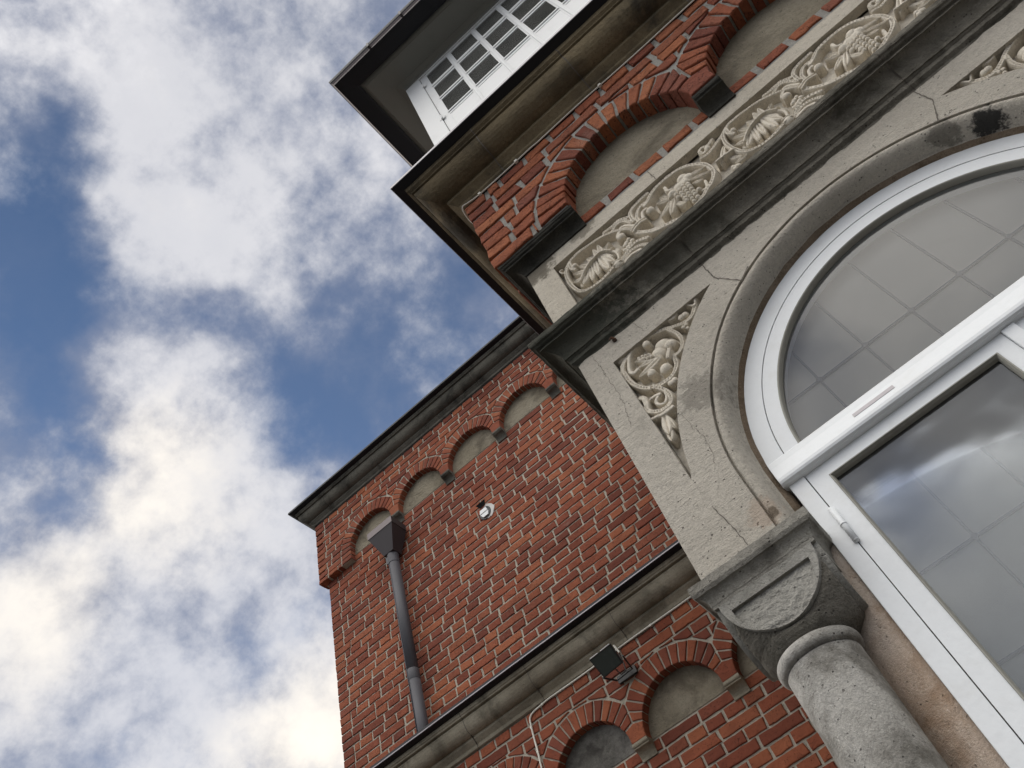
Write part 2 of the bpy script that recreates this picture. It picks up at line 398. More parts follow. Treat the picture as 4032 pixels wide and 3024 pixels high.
def brick_mat(name, cols, dark=1., mottle=.5, bd=.0035, pit=.6):
    m, t, b = mat(name); q = G(t)
    at = t.nodes.new('ShaderNodeAttribute'); at.attribute_name = 'brick'
    r = t.nodes.new('ShaderNodeValToRGB'); t.links.new(at.outputs['Fac'], r.inputs[0]); r.color_ramp.interpolation = 'LINEAR'
    e = r.color_ramp.elements; e[0].position = 0; e[0].color = (*[c*dark for c in cols[0]], 1); e[1].position = 1; e[1].color = (*[c*dark for c in cols[-1]], 1)
    for i, c in enumerate(cols[1:-1]):
        k = e.new((i+1)/(len(cols)-1)); k.color = (*[v*dark for v in c], 1)
    col = r.outputs[0]
    col = q.mix(q.rng(q.noise(14, 5, .6), .35, .75, 0, mottle), col, tuple(v*.55*dark for v in cols[1]))
    col = q.mix(q.rng(q.noise(75, 4, .7, off=(4, 4, 4)), .56, .72, 0, .55), col, tuple(v*.38*dark for v in cols[0]))
    col = q.mix(q.rng(q.noise(30, 5, .7, off=(8, 1, 4)), .64, .80, 0, .55), col, (.42*dark, .26*dark, .2*dark))
    col = q.mix(q.rng(q.noise(5, 6, .7, off=(3, 7, 4)), .6, .8, 0, .35), col, (.06, .045, .04))
    col = q.mix(q.rng(q.noise(1.3, 5, .65, off=(1, 7, 4)), .45, .72, 0, .4), col, tuple(v*.5*dark for v in cols[0]))
    col = q.mix(q.rng(q.noise(2.1, 8, .75, off=(9, 7, 4)), .62, .74, 0, .3), col, (.36*dark, .27*dark, .22*dark))
    pm = q.math('MULTIPLY', q.rng(q.vor(120), .15, .3, 1, 0), q.rng(q.noise(33, 3, off=(1, 9, 1)), pit-.1, pit))
    col = q.mix(q.math('MULTIPLY', pm, .8), col, (.03, .015, .012))
    t.links.new(col, b.inputs['Base Color']); b.inputs['Roughness'].default_value = .88; b.inputs['Specular IOR Level'].default_value = .3
    h = q.math('ADD', q.noise(160, 5, .75), q.math('MULTIPLY', q.noise(36, 4, .65), 1.8)); h = q.math('SUBTRACT', h, q.math('MULTIPLY', pm, 1.5))
    q.bump(b, h, 1.0, bd)
    return m
def plain(name, c, rough=.5, metal=0, dirt=.15, dc=(.12, .1, .08), bumpd=.0004, spec=.5, stretch=None, sc=12):
    m, t, b = mat(name); q = G(t)
    col = q.mix(q.rng(q.noise(sc, 6, .65, .3, stretch=stretch), .5, .78, 0, dirt), c, dc)
    col = q.mix(q.rng(q.noise(90, 3, .6, off=(2, 2, 2)), .4, .8, 0, .15), col, tuple(v*.8 for v in c))
    t.links.new(col, b.inputs['Base Color']); b.inputs['Roughness'].default_value = rough; b.inputs['Metallic'].default_value = metal
    b.inputs['Specular IOR Level'].default_value = spec
    q.bump(b, q.noise(70, 4), .5, bumpd)
    return m
def glass(name, tint=(.9, .93, .95), rough=.03, ior=1.7, wav=.002, veil=.0):
    m, t, b = mat(name); q = G(t); t.nodes.remove(b)
    tr = t.nodes.new('ShaderNodeBsdfTransparent'); tr.inputs[0].default_value = (*tint, 1)
    gl = t.nodes.new('ShaderNodeBsdfGlossy'); gl.inputs['Roughness'].default_value = rough
    fr = t.nodes.new('ShaderNodeFresnel'); fr.inputs[0].default_value = ior
    bp = t.nodes.new('ShaderNodeBump'); bp.inputs['Distance'].default_value = wav; bp.inputs['Strength'].default_value = .4
    t.links.new(q.noise(5, 2), bp.inputs['Height']); t.links.new(bp.outputs[0], gl.inputs['Normal'])
    mx = t.nodes.new('ShaderNodeMixShader'); t.links.new(fr.outputs[0], mx.inputs[0]); t.links.new(tr.outputs[0], mx.inputs[1]); t.links.new(gl.outputs[0], mx.inputs[2])
    df = t.nodes.new('ShaderNodeBsdfDiffuse'); df.inputs[0].default_value = (.5, .49, .45, 1)  # pale diffuse veil, added to lift dark panes to grey
    m2 = t.nodes.new('ShaderNodeMixShader'); t.links.new(q.math('MULTIPLY_ADD', q.noise(9, 5, .65), veil*1.4, veil*.3), m2.inputs[0])
    t.links.new(mx.outputs[0], m2.inputs[1]); t.links.new(df.outputs[0], m2.inputs[2])
    t.links.new(m2.outputs[0], t.nodes['Material Output'].inputs[0]); return m
reds = [(.17, .047, .028), (.25, .068, .036), (.31, .088, .044), (.38, .125, .058), (.21, .06, .038)]
M = dict(
 brick_far=brick_mat('far brick', reds, .92, .35), brick_low=brick_mat('lower brick', reds, .9, .3),
 brick_near=brick_mat('near brick', [(.20, .056, .036), (.30, .085, .045), (.38, .115, .052), (.48, .17, .075), (.25, .08, .055)], .95, .5, .008, .52),
 mortar=stone('mortar', (.45, .41, .335), (.53, .485, .40), g=.15, grain=.003, pits=.5),
 mortar_near=stone('near mortar', (.36, .35, .32), (.46, .44, .40), g=.2, grain=.004, pits=.9),
 stone=stone('grey dressed stone', (.48, .44, .375), (.57, .525, .45), g=.12, grain=.0022, pits=.9, tool=.35,
     spots=[(.765, 1.325, 1.475+H, .055, (.02, .02, .02), .95), (.85, 1.325, 1.43+H, .035, (.03, .03, .03), .8), (.70, 1.32, 1.53+H, .05, (.07, .065, .05), .6), (-.07, 1.33, 1.35+H, .09, (.17, .155, .13), .55), (-.11, 1.3, .985+H, .05, (.46, .36, .28), .6), (-.098, 1.3, .975+H, .018, (.12, .09, .06), .8)]),
 band=stone('pale dressed stone', (.50, .45, .37), (.60, .55, .46), g=.1, grain=.0016, pits=.6, tool=.5,
     spots=[(-.25, 1.3, 2.235+H, .11, (.10, .085, .06), .8), (-.06, 1.3, 2.24+H, .07, (.12, .1, .07), .6)]),
 relief=stone('carved stone', (.62, .565, .47), (.70, .64, .54), g=.03, grain=.0008, pits=.3),
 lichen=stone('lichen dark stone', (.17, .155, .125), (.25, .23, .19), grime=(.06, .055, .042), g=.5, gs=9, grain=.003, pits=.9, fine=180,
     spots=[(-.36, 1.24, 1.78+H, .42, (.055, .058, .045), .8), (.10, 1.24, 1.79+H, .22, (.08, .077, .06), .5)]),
 black_stone=stone('sooty stone', (.035, .034, .028), (.07, .066, .055), grime=(.012, .012, .01), g=.5, grain=.0025, fine=200),
 eave=stone('brown stained stone', (.13, .10, .058), (.22, .175, .105), grime=(.035, .03, .022), g=.5, gs=4, grain=.0015),
 low_cornice=stone('tan weathered stone', (.23, .20, .145), (.35, .315, .24), grime=(.07, .06, .04), g=.4, gs=5, grain=.0015, rough=.6),
 far_cornice=stone('dark weathered cornice stone', (.10, .095, .078), (.16, .15, .125), grime=(.03, .028, .024), g=.45, gs=6, grain=.0015),
 render=stone('infill render', (.27, .235, .17), (.36, .32, .245), grime=(.13, .11, .08), g=.45, gs=6, grain=.004, pits=1.),
 render_grey=stone('grey cement infill', (.13, .125, .11), (.24, .23, .21), grime=(.06, .055, .05), g=.5, gs=9, grain=.003),
 column=stone('worn column stone', (.42, .40, .36), (.54, .52, .48), grime=(.14, .13, .11), g=.6, gs=8, grain=.0016, pits=.6),
 capital=stone('dark capital stone', (.19, .175, .145), (.27, .25, .21), grime=(.07, .065, .05), g=.4, grain=.004, pits=1., tool=.6),
 abacus=stone('grey abacus stone', (.32, .30, .26), (.41, .39, .34), grime=(.13, .12, .10), g=.45, gs=12, grain=.003, pits=.9),
 lunette=stone('grey lunette stone', (.47, .45, .40), (.55, .53, .48), grime=(.2, .19, .16), g=.3, grain=.005),
 jamb=stone('pinkish jamb plaster', (.56, .43, .33), (.64, .57, .50), grime=(.38, .25, .16), g=.5, gs=8, grain=.0015, pits=.4),
 reveal=stone('rough brown mortar', (.20, .14, .09), (.33, .26, .19), grime=(.10, .07, .04), g=.4, grain=.004),
 joint=plain('dark joint', (.13, .115, .095), .95, dirt=.4),
 white=plain('white gloss paint', (.78, .80, .81), .38, dirt=.35, dc=(.60, .59, .55), bumpd=.0012, sc=14),
 putty=plain('grey weathered bead', (.30, .29, .25), .6, dirt=.5, dc=(.08, .07, .06)),
 white_up=plain('white joinery paint', (.76, .77, .77), .45, dirt=.2, dc=(.4, .4, .38)),
 soffit=plain('grey green soffit paint', (.19, .19, .168), .6, dirt=.2, dc=(.12, .12, .1)),
 zinc=plain('dark zinc', (.014, .014, .017), .5, .1, dirt=.3, dc=(.01, .01, .01), spec=.3),
 zinc_lip=plain('zinc edge', (.24, .23, .25), .35, .5, dirt=.4, dc=(.15, .12, .12)),
 pipe=plain('dull lead coloured pipe', (.07, .07, .08), .6, .1, dirt=.35, dc=(.09, .075, .08)),
 hopper=plain('brown grey hopper metal', (.045, .038, .04), .5, .3, dirt=.3, dc=(.05, .04, .045)),
 hopper_rim=plain('pale hopper rim metal', (.14, .115, .118), .5, .3, dirt=.3, dc=(.1, .08, .08)),
 black=plain('black plastic', (.02, .02, .02), .5, dirt=.2, dc=(.05, .05, .05)),
 cable=plain('pale cable', (.74, .72, .64), .5, dirt=.4, dc=(.25, .22, .18)),
 lead=plain('grey lead', (.10, .105, .12), .5, .2, dirt=.2),
 rust=plain('rusty iron', (.05, .03, .02), .9, dirt=.5, dc=(.2, .08, .03), sc=60),
 curtain=plain('frosted inner pane', (.46, .43, .385), .9, dirt=.7, dc=(.34, .30, .26), sc=3),
 darkroom=plain('dark interior', (.03, .032, .035), .9),
 ground=stone('paving', (.085, .08, .075), (.13, .125, .115), g=.2, gs=1, grain=.002),
 glass=glass('window glass', ior=1.8, rough=.07, wav=.004, veil=.05), pane=glass('small pane glass', ior=1.42, rough=.015, veil=.09),
 lampglass=plain('dusty lamp glass', (.04, .05, .045), .22, dirt=.3, dc=(.09, .1, .09)),
)

STROKES = '[[["t",8,7,16,[[-0.052,1.9686],[-0.089,1.958],[-0.1306,1.9596],[-0.1647,1.9804],[-0.179,2.0285],[-0.1802,2.0821],[-0.1681,2.124],[-0.1427,2.1471],[-0.1104,2.1538],[-0.0659,2.1476],[-0.0226,2.1361],[0.0095,2.1161],[0.0311,2.0966],[0.0544,2.0676]]],["t",4,4,10,[[-0.1793,2.1527],[-0.1879,2.1503],[-0.1821,2.1313],[-0.164,2.133],[-0.1495,2.1388]]],["t",9,7,16,[[-0.1495,2.1388],[-0.1526,2.113],[-0.1454,2.0962]]],["b",9,9,20,[[-0.1393,2.1099]]],["t",4,4,17,[[-0.0276,2.0466],[-0.0499,2.0722],[-0.0763,2.0733],[-0.1031,2.0658],[-0.1264,2.0502],[-0.1496,2.0262]]],["l",15,0,13,[[-0.1228,2.0507],[-0.1491,2.0027]]],["l",14,0,13,[[-0.1054,2.0603],[-0.1199,1.9889]]],["l",13,0,13,[[-0.0859,2.0667],[-0.0978,1.9907]]],["l",18,0,15,[[-0.0658,2.0663],[-0.0641,1.978]]],["l",15,0,15,[[-0.0566,2.0643],[-0.0393,1.99]]],["l",12,0,13,[[-0.0531,2.0648],[-0.0349,2.0186]]],["l",14,0,12,[[-0.1366,2.0418],[-0.1718,2.0467]]],["l",13,0,12,[[-0.1162,2.0586],[-0.1583,2.0854]]],["l",13,0,12,[[-0.1003,2.0645],[-0.1308,2.0984]]],["l",12,0,12,[[-0.0828,2.0741],[-0.099,2.105]]],["l",13,0,12,[[-0.0684,2.0763],[-0.0677,2.1186]]],["l",13,0,12,[[-0.054,2.0785],[-0.0494,2.1213]]],["l",9,0,12,[[-0.0483,2.0759],[-0.0168,2.0946]]],["l",7,0,11,[[-0.0419,2.0751],[-0.0148,2.057]]],["t",5,5,12,[[-0.0451,2.0677],[-0.0276,2.0466],[-0.0191,2.0211],[-0.0238,1.9956],[-0.0345,1.9826]]],["b",8,8,13,[[0.0306,2.037],[0.0365,2.0214],[0.0194,2.0303],[0.0263,2.0132],[0.0117,2.0242],[0.0159,2.0083],[0.0047,2.005]]],["b",14,14,22,[[0.0194,2.069]]],["t",7,8,15,[[0.0536,2.0658],[0.0393,2.0927],[0.0205,2.0915],[0.0111,2.078]]],["t",8,9,15,[[-0.0112,2.1468],[0.0147,2.1435],[0.043,2.1459],[0.0681,2.1267]]],["t",7,8,14,[[0.01,2.125],[0.0323,2.1372],[0.0545,2.1264],[0.0698,2.0939]]],["t",6,7,12,[[0.0261,2.108],[0.0441,2.1108],[0.0657,2.0778]]],["t",5,5,20,[[0.0515,2.0469],[0.0776,2.061],[0.105,2.0568]]],["t",5,5,20,[[0.0553,2.0375],[0.0805,2.0497],[0.1052,2.0435]]],["t",7,9,15,[[-0.0274,1.966],[0.0046,1.9871],[0.0409,1.9959],[0.0726,1.9752]]],["t",7,9,14,[[-0.0201,1.9607],[0.0172,1.9794],[0.047,1.9681],[0.0622,1.9469]]],["t",6,8,13,[[-0.0163,1.955],[0.0127,1.9627],[0.0372,1.9539]]],["b",16,16,19,[[-0.0362,1.9678]]],["t",4,4,21,[[-0.0466,1.9662],[-0.0239,1.9665]]],["t",4,4,21,[[-0.0474,1.979],[-0.0254,1.9775]]],["t",9,9,14,[[0.0587,2.0414],[0.0779,2.0066],[0.1068,1.9806]]],["t",9,9,14,[[0.0598,2.0347],[0.0973,1.9852],[0.1418,1.9607],[0.1794,1.9435],[0.2283,1.9436],[0.2771,1.9666],[0.3114,1.9905],[0.3302,2.0248],[0.3277,2.0776],[0.3027,2.1205],[0.2707,2.1466],[0.2224,2.155],[0.1759,2.148],[0.1454,2.1259],[0.1302,2.1183]]],["t",9,8,14,[[0.158,2.1594],[0.1301,2.157],[0.0976,2.1485],[0.0807,2.1301],[0.0761,2.0911]]],["t",7,8,13,[[0.1436,2.1291],[0.1131,2.128],[0.0902,2.1002],[0.0872,2.0724]]],["t",6,7,14,[[0.1014,2.0678],[0.1099,2.0929],[0.1259,2.0987]]],["b",14,12,20,[[0.1309,2.075]]],["b",16,16,22,[[0.2083,2.0668]]],["b",20,20,14,[[0.2343,2.0815],[0.2594,2.1055],[0.2709,2.0904],[0.2568,2.0816]]],["l",14,0,15,[[0.198,2.0445],[0.163,1.9844]]],["l",12,0,13,[[0.1869,2.051],[0.1401,2.0079]]],["l",12,0,12,[[0.1889,2.0678],[0.1558,2.0795]]],["l",10,0,11,[[0.1959,2.0689],[0.1753,2.0994]]],["l",12,0,13,[[0.1968,2.0264],[0.2144,1.9815]]],["t",6,7,13,[[0.2154,2.0886],[0.2052,2.1006],[0.2056,2.1212]]],["l",9,0,15,[[0.2716,2.0673],[0.3283,2.0213]]],["l",9,0,13,[[0.2699,2.0458],[0.2964,2.0195]]],["l",10,0,14,[[0.2693,2.0935],[0.3249,2.0608]]],["t",6,6,12,[[0.2942,2.0097],[0.2844,1.98],[0.2695,1.9808]]],["g",8.5,8.5,19,[[0.2128,2.0517],[0.2572,2.07],[0.2667,1.9928],[0.2513,1.961],[0.2296,1.9576],[0.2069,2.0215]]],["t",7,8,15,[[0.3356,2.1115],[0.3599,2.1036],[0.3969,2.1193],[0.4397,2.1392]]],["t",7,7,15,[[0.3953,2.1512],[0.3763,2.1397],[0.3598,2.1509],[0.3463,2.1437],[0.3509,2.1223],[0.3693,2.1268]]],["b",10,10,17,[[0.3678,2.13]]],["t",5,5,19,[[0.3524,2.0357],[0.3805,2.0337],[0.4071,2.0294]]],["l",13,0,11,[[0.4005,2.0916],[0.3572,2.0222]]],["l",10,0,11,[[0.3881,2.0254],[0.4098,1.984]]],["l",10,0,11,[[0.3882,1.9882],[0.4293,1.9765]]],["b",8,8,13,[[0.3707,1.9733],[0.3782,1.9654],[0.3697,1.961],[0.3829,1.9631]]]],[["t",4,6,14,[[0.0949,1.6335],[0.0752,1.6327],[0.0581,1.6237],[0.0466,1.6071],[0.0306,1.6264],[0.0113,1.6319],[-0.0081,1.6212],[-0.0219,1.6213],[-0.0277,1.6321]]],["t",8,8,12,[[0.0459,1.6057],[0.0257,1.5854],[0.0025,1.5827],[-0.024,1.5951],[-0.0466,1.611],[-0.0763,1.6247],[-0.108,1.6294],[-0.1346,1.6275],[-0.1557,1.6189],[-0.1736,1.6109],[-0.1869,1.5973],[-0.1953,1.5785],[-0.1991,1.5546]]],["b",10,8,14,[[0.0141,1.6052],[0.0035,1.6059]]],["b",6,6,12,[[0.0007,1.574],[-0.0082,1.5725],[-0.0014,1.5594]]],["b",11,11,18,[[-0.1049,1.6061]]],["t",7,7,12,[[-0.0388,1.5987],[-0.0291,1.569],[-0.0293,1.5395],[-0.0389,1.5181],[-0.0544,1.5086],[-0.0665,1.5111]]],["b",26,26,8,[[-0.0756,1.5803],[-0.094,1.5651]]],["b",16,12,17,[[-0.058,1.5522]]],["t",8,8,12,[[-0.1906,1.5747],[-0.1897,1.5337],[-0.1752,1.494],[-0.1524,1.4683],[-0.126,1.4573],[-0.0954,1.4604],[-0.0752,1.4794],[-0.0693,1.5041]]],["t",6,7,13,[[-0.1202,1.6291],[-0.145,1.625],[-0.1655,1.5988],[-0.1771,1.5672],[-0.1705,1.5513],[-0.159,1.5521]]],["b",19,19,15,[[-0.1776,1.6323]]],["b",7,7,12,[[-0.1871,1.6015]]],["l",15,0,13,[[-0.1006,1.5418],[-0.1669,1.5234]]],["l",12,0,11,[[-0.105,1.5553],[-0.1541,1.5565]]],["l",14,0,12,[[-0.098,1.5469],[-0.1527,1.5836]]],["b",5,5,13,[[-0.1405,1.5857],[-0.1309,1.5824],[-0.1225,1.5764],[-0.1142,1.5706],[-0.1304,1.5714],[-0.1221,1.5656],[-0.1132,1.5611],[-0.1401,1.5747]]],["b",12,12,17,[[-0.135,1.5101]]],["b",16,14,16,[[-0.1019,1.4951]]],["t",5,5,16,[[-0.0683,1.5355],[-0.0835,1.5132]]],["t",3,3,18,[[-0.0641,1.5304],[-0.08,1.5069]]],["t",3,3,16,[[-0.1559,1.4722],[-0.1606,1.4624]]],["t",3,3,16,[[-0.1466,1.4693],[-0.1508,1.4552]]],["b",9,9,12,[[-0.1113,1.4444],[-0.1011,1.444]]],["t",8,9,14,[[-0.1524,1.4683],[-0.1349,1.4392],[-0.1286,1.4101],[-0.1388,1.3872],[-0.1621,1.3841],[-0.1853,1.4002],[-0.1929,1.4171],[-0.1867,1.4357],[-0.1851,1.456],[-0.1913,1.4627]]],["t",5,7,13,[[-0.1723,1.4382],[-0.159,1.4383],[-0.1481,1.4336]]],["t",5,6,13,[[-0.1333,1.4319],[-0.1381,1.4116],[-0.1496,1.399],[-0.162,1.4053],[-0.1654,1.4198],[-0.1562,1.4279]]],["t",6,7,13,[[-0.1947,1.383],[-0.1803,1.3782],[-0.1651,1.3725],[-0.1394,1.3729]]],["l",18,0,15,[[-0.1685,1.3657],[-0.18,1.3071]]],["l",13,0,15,[[-0.1751,1.3319],[-0.1837,1.285]]],["l",9,0,13,[[-0.1635,1.3604],[-0.1617,1.3114]]]]]'

# ------------------------------------------------------------------ setting
g = obj('ground', ([(-300, -300, -H), (300, -300, -H), (300, 300, -H), (-300, 300, -H)], [(0, 1, 2, 3)]), M['ground'])
tag(g, 'paved ground in front of the building', kind='structure')

# ------------------------------------------------------------------ brick wing (far wall)
YW, YF = 3.95, 3.892          # upper wall face, upper corbelled frieze face
YL, YG = 3.80, 3.742          # lower wall face, lower frieze face
XW, XE = -3.705, -.24
PITCH, RA = .5725, .24
wing = thing('brick_building', 'tall red brick wing with two rows of blind round arches, behind the stone porch', 'building', (-2.2, 4.2, -H))
mt = M['mortar']
def both(bk, bmat): return (setm(bk, 1), [mt, bmat])
up_b = wall_bricks(XW, XE, 2.80, 5.118, YW, depth=.03)
core = join(box(XW+.006, XE, YW+.007, 7.5, 2.6, 5.74))
obj('wall', join(setm(core, 0), setm(up_b, 1)), [mt, M['brick_far']], wing)
# left return of the wing, bricks too
side = wall_bricks(0, 3.2, 2.8, 5.118, 0, depth=.02, phase=1)
side = place(side, lambda v: (XW+v[1], YW+.01+v[0], v[2]))
side = (side[0], [tuple(f)[::-1] for f in side[1]], None, side[3])
side2 = wall_bricks(0, 3.2, 5.04, 5.75, 0, depth=.02, phase=1)
side2 = place(side2, lambda v: (XW-.056+v[1], YF+.01+v[0], v[2])); side2 = (side2[0], [tuple(f)[::-1] for f in side2[1]], None, side2[3])
obj('side_wall', join(setm(side, 1), setm(side2, 1), setm(box(XW-.05, XW+.02, YF+.007, 7.4, 5.045, 5.74), 0)), [mt, M['brick_far']], wing)
low_b = wall_bricks(-4.6, XE, -H, 2.155, YL, depth=.03, phase=2)
obj('lower_wall', join(setm(box(-4.6, XE, YL+.007, 7.5, -H, 2.80), 0), setm(low_b, 1)), [mt, M['brick_low']], wing)

def frieze(name, centres, zsp, zbot, ztop, xl, xr, yf, yw, bm_, mm, left_pier=True, near=False):
    """corbelled brick band carried on round arches"""
    R1 = RA
    out = [(xl+.006, ztop)] if True else []
    out = []
    out.append((xl+.006, ztop)); out.append((xl+.006, zbot+.004))
    for c in centres:
        if c-R1 < xl: continue
        zc_ = zbot+.004 if c == centres[0] and left_pier else zsp-.006
        if c == centres[0] and not left_pier: out[-1] = (xl+.006, zsp-.006)
        out.append((c-R1-.006, zc_))
        for k in range(0, 25):
            a = math.pi-math.pi*k/24; out.append((c+(R1+.006)*math.cos(a), zsp+(R1+.006)*math.sin(a)))
        out.append((c+R1+.006, zsp-.006))
    out.append((xr, zsp-.006)); out.append((xr, ztop))
    slab = extrude_poly(out, [], yf+.007, yw+.02)
    parts = [setm(slab, 0)]
    rr = R1+.112+.011
    d = yw-yf+.01
    tm = .112 if not near else .108
    disc = [(c, zsp, rr) for c in centres]
    def keep(poly):
        mx = sum(p[0] for p in poly)/len(poly); mz = sum(p[1] for p in poly)/len(poly)
        if mz < zsp and mx > centres[0]-R1-.11: return False
        for c in centres:
            if math.hypot(mx-c, mz-zsp) < rr: return False
        return True
    b = wall_bricks(xl, xr, zbot, ztop, yf, depth=d, discs=disc, keep=keep, phase=1, vj=.016 if near else .013, ch=.0622 if near else .0667)
    # corner pier below the springing, cut back from the first arch
    parts.append(setm(b, 1))
    n = len(centres)
    for i, c in enumerate(centres):
        lm = (centres[i-1]+c)/2 if i else None; rm = (c+centres[i+1])/2 if i < n-1 else None
        a0 = 19 if i else 0
        ab = arch_bricks(c, zsp, R1, yf-.001, d, n=(15 if near else 14) if i else (17 if near else 16), a0=19, aL=19 if i else 0, mids=(lm, rm), j=.010 if near else .009, zmin=zbot, t=tm)
        parts.append(setm(ab, 1))
        if i == 0:
            v = ([], [], None, [])
            nr = int(round((zsp-zbot)/.06))
            for k in range(nr):
                hh = (zsp-zbot)/nr; zz = zsp-k*hh-.004
                brick([(c-R1-.112, zz-hh+.010), (c-R1, zz-hh+.010), (c-R1, zz), (c-R1-.112, zz)], yf-.001, d, rnd.random(), v[0], v[1], v[3])
            parts.append(setm(v, 1))
        if rm is not None:
            parts.append(setm(springer(c, centres[i+1], zsp-.004, R1, zsp, .078, yf-.0015, d), 1))
    return join(*parts)
cu = [-3.130+PITCH*k for k in range(5)]
fu = frieze('frieze', cu, 5.145, 5.04, 5.755, XW-.056, XE, YF, YW, None, None)
obj('arched_frieze', fu, [mt, M['brick_far']], wing, label='upper arched brick frieze')
cl = [-1.2145+.574*k for k in range(-5, 2)]
fl = frieze('lower_frieze', cl, 2.163, 2.09, 2.675, cl[0]-RA-.3, XE, YG, YL, None, None)
obj('arched_frieze', fl, [mt, M['brick_low']], wing, label='lower arched brick frieze')

def corbel(xc, w, ztop, h, yw, d, mat_, parent, amp=.0008):
    pr = [(.0, ztop-h), (.004, ztop-h)]+cove(.006, ztop-h, d-.008, ztop-.030, 6)+[(d-.006, ztop-.027), (d-.009, ztop-.022), (d-.002, ztop-.018), (d+.001, ztop-.012), (d+.001, ztop), (0, ztop)]
    V, F = [], []
    xs = [xc-w/2+w*k/3 for k in range(4)]
    for x in xs:
        for p, z in pr: V.append(wob((x, yw-p, z), amp, 50))
    m = len(pr)
    for i in range(3):
        for k in range(m-1): F.append((i*m+k, i*m+k+1, (i+1)*m+k+1, (i+1)*m+k))
    F.append(tuple(range(m))[::-1]); F.append(tuple(3*m+k for k in range(m)))
    return obj('corbel', (V, F), mat_, parent)
for i in range(4): corbel(cu[i]+PITCH/2, .094, 5.139, .085, YW, .062, M['far_cornice'], wing)
for i in range(6): corbel(cl[i]+.287, .094, 2.157, .080, YL, .062, M['low_cornice'], wing)
for c in cu: obj('arch_infill', box(c-.27, c+.27, YW+.003, YW+.05, 5.118, 5.43), M['render'], wing)
for i, c in enumerate(cl): obj('arch_infill', box(c-.27, c+.27, YL+.003, YL+.05, 2.155, 2.45), M['render_grey' if i < 5 else 'render'], wing)

PROF = [(.0, -.005), (.011, .0), (.013, .020), (.037, .046), (.037, .060)]
PROF2 = [(.104, .137), (.104, .148), (.097, .150), (.097, .153), (.118, .156), (.119, .165), (.125, .170), (.126, .190)]
def cprof(z0, kind='ovolo', e=0):
    mid = (ovolo if kind == 'ovolo' else cyma)(.038, .060, .103, .136)
    return [(p, z0+z) for p, z in PROF+mid+PROF2]
def path_front(xl, xr, yf, yb, left=True):
    if left: return lambda p: [(xr, yf-p), (xl-p, yf-p), (xl-p, yb)]
    return lambda p: [(xr, yf-p), (xl, yf-p)]
def flip(d): return (d[0], [tuple(f)[::-1] for f in d[1]])+tuple(d[2:])
def cornice(parent, xl, xr, yf, yb, z0, mat_, jx, left=True, kind='ovolo', lab=None, amp=.0009, lipm=None):
    pth = path_front(xl, xr, yf, yb, left)
    pf = cprof(z0, kind)
    body = sweep(pf, pth, amp=amp)
    parts = [setm(body, 0)]
    for x in jx:
        seg = sweep([(p+.0012, z) for p, z in pf], lambda p, x=x: [(x+.002, yf-p), (x-.002, yf-p)], amp=amp*1.4)
        parts.append(setm(seg, 1))
    c = obj('cornice', join(*parts), [mat_, M['joint']], parent, label=lab)
    zp = [(.10, z0+.190), (.126, z0+.190), (.150, z0+.192), (.166, z0+.198), (.168, z0+.203), (.168, z0+.222), (.160, z0+.226), (-.2, z0+.236)]
    zn = sweep(zp, pth, step=.06, amp=.0006, sc=9)
    lip = sweep([(.1665, z0+.1995), (.1695, z0+.2005), (.1695, z0+.207), (.1665, z0+.2075)], pth, step=.06, amp=.0006, sc=9)
    obj('gutter', join(setm(zn, 0), setm(lip, 1)), [M['zinc'], lipm or M['zinc_lip']], c)
    return c
cornice(wing, XW-.056, XE, YF, 7.4, 5.755, M['far_cornice'], [-3.52, -2.9, -2.31, -1.7, -1.1], lab='dark upper cornice', lipm=M['zinc'])
cornice(wing, -4.8, XE, YG, 7.4, 2.675, M['low_cornice'], [-3.1, -2.45, -1.945, -1.335, -.72], left=False, lab='tan string cornice between the two arched friezes')
obj('roof', box(XW-.03, XE, YF+.0, 7.5, 5.742, 5.97), M['zinc'], wing)

# ------------------------------------------------------------------ stone porch
D0 = 1.30; XL = -.2815; XR = .88-XL; CX, CZ = .44, 1.085
porch = thing('entrance_porch', 'grey stone porch with a large round arch, carved vine frieze and brick arcade above', 'porch', (CX, D0, -H))
RO = .549
ZB = .912
def arc(cx, cz, r, a0, a1, n): return [(cx+r*math.cos(math.radians(a0+(a1-a0)*k/n)), cz+r*math.sin(math.radians(a0+(a1-a0)*k/n))) for k in range(n+1)]
tri_arc = [(x, z) for x, z in arc(CX, CZ, .631, 121.5, 173.5, 26)]
ztri = tri_arc[0][1]; xtl = -.1985
tri_arc[-1] = (-.1935, tri_arc[-1][1])
triL = [(xtl, ztri)]+tri_arc
triR = [(2*CX-x, z) for x, z in triL][::-1]
bz0, bz1, bx0 = 1.80, 2.170, -.196
bx1 = 2*CX-bx0
outer = [(XL, ZB), (XL, 2.243), (XR, 2.243), (XR, ZB), (CX+RO, ZB)]+arc(CX, CZ, RO, 0, 180, 72)+[(CX-RO, ZB)]
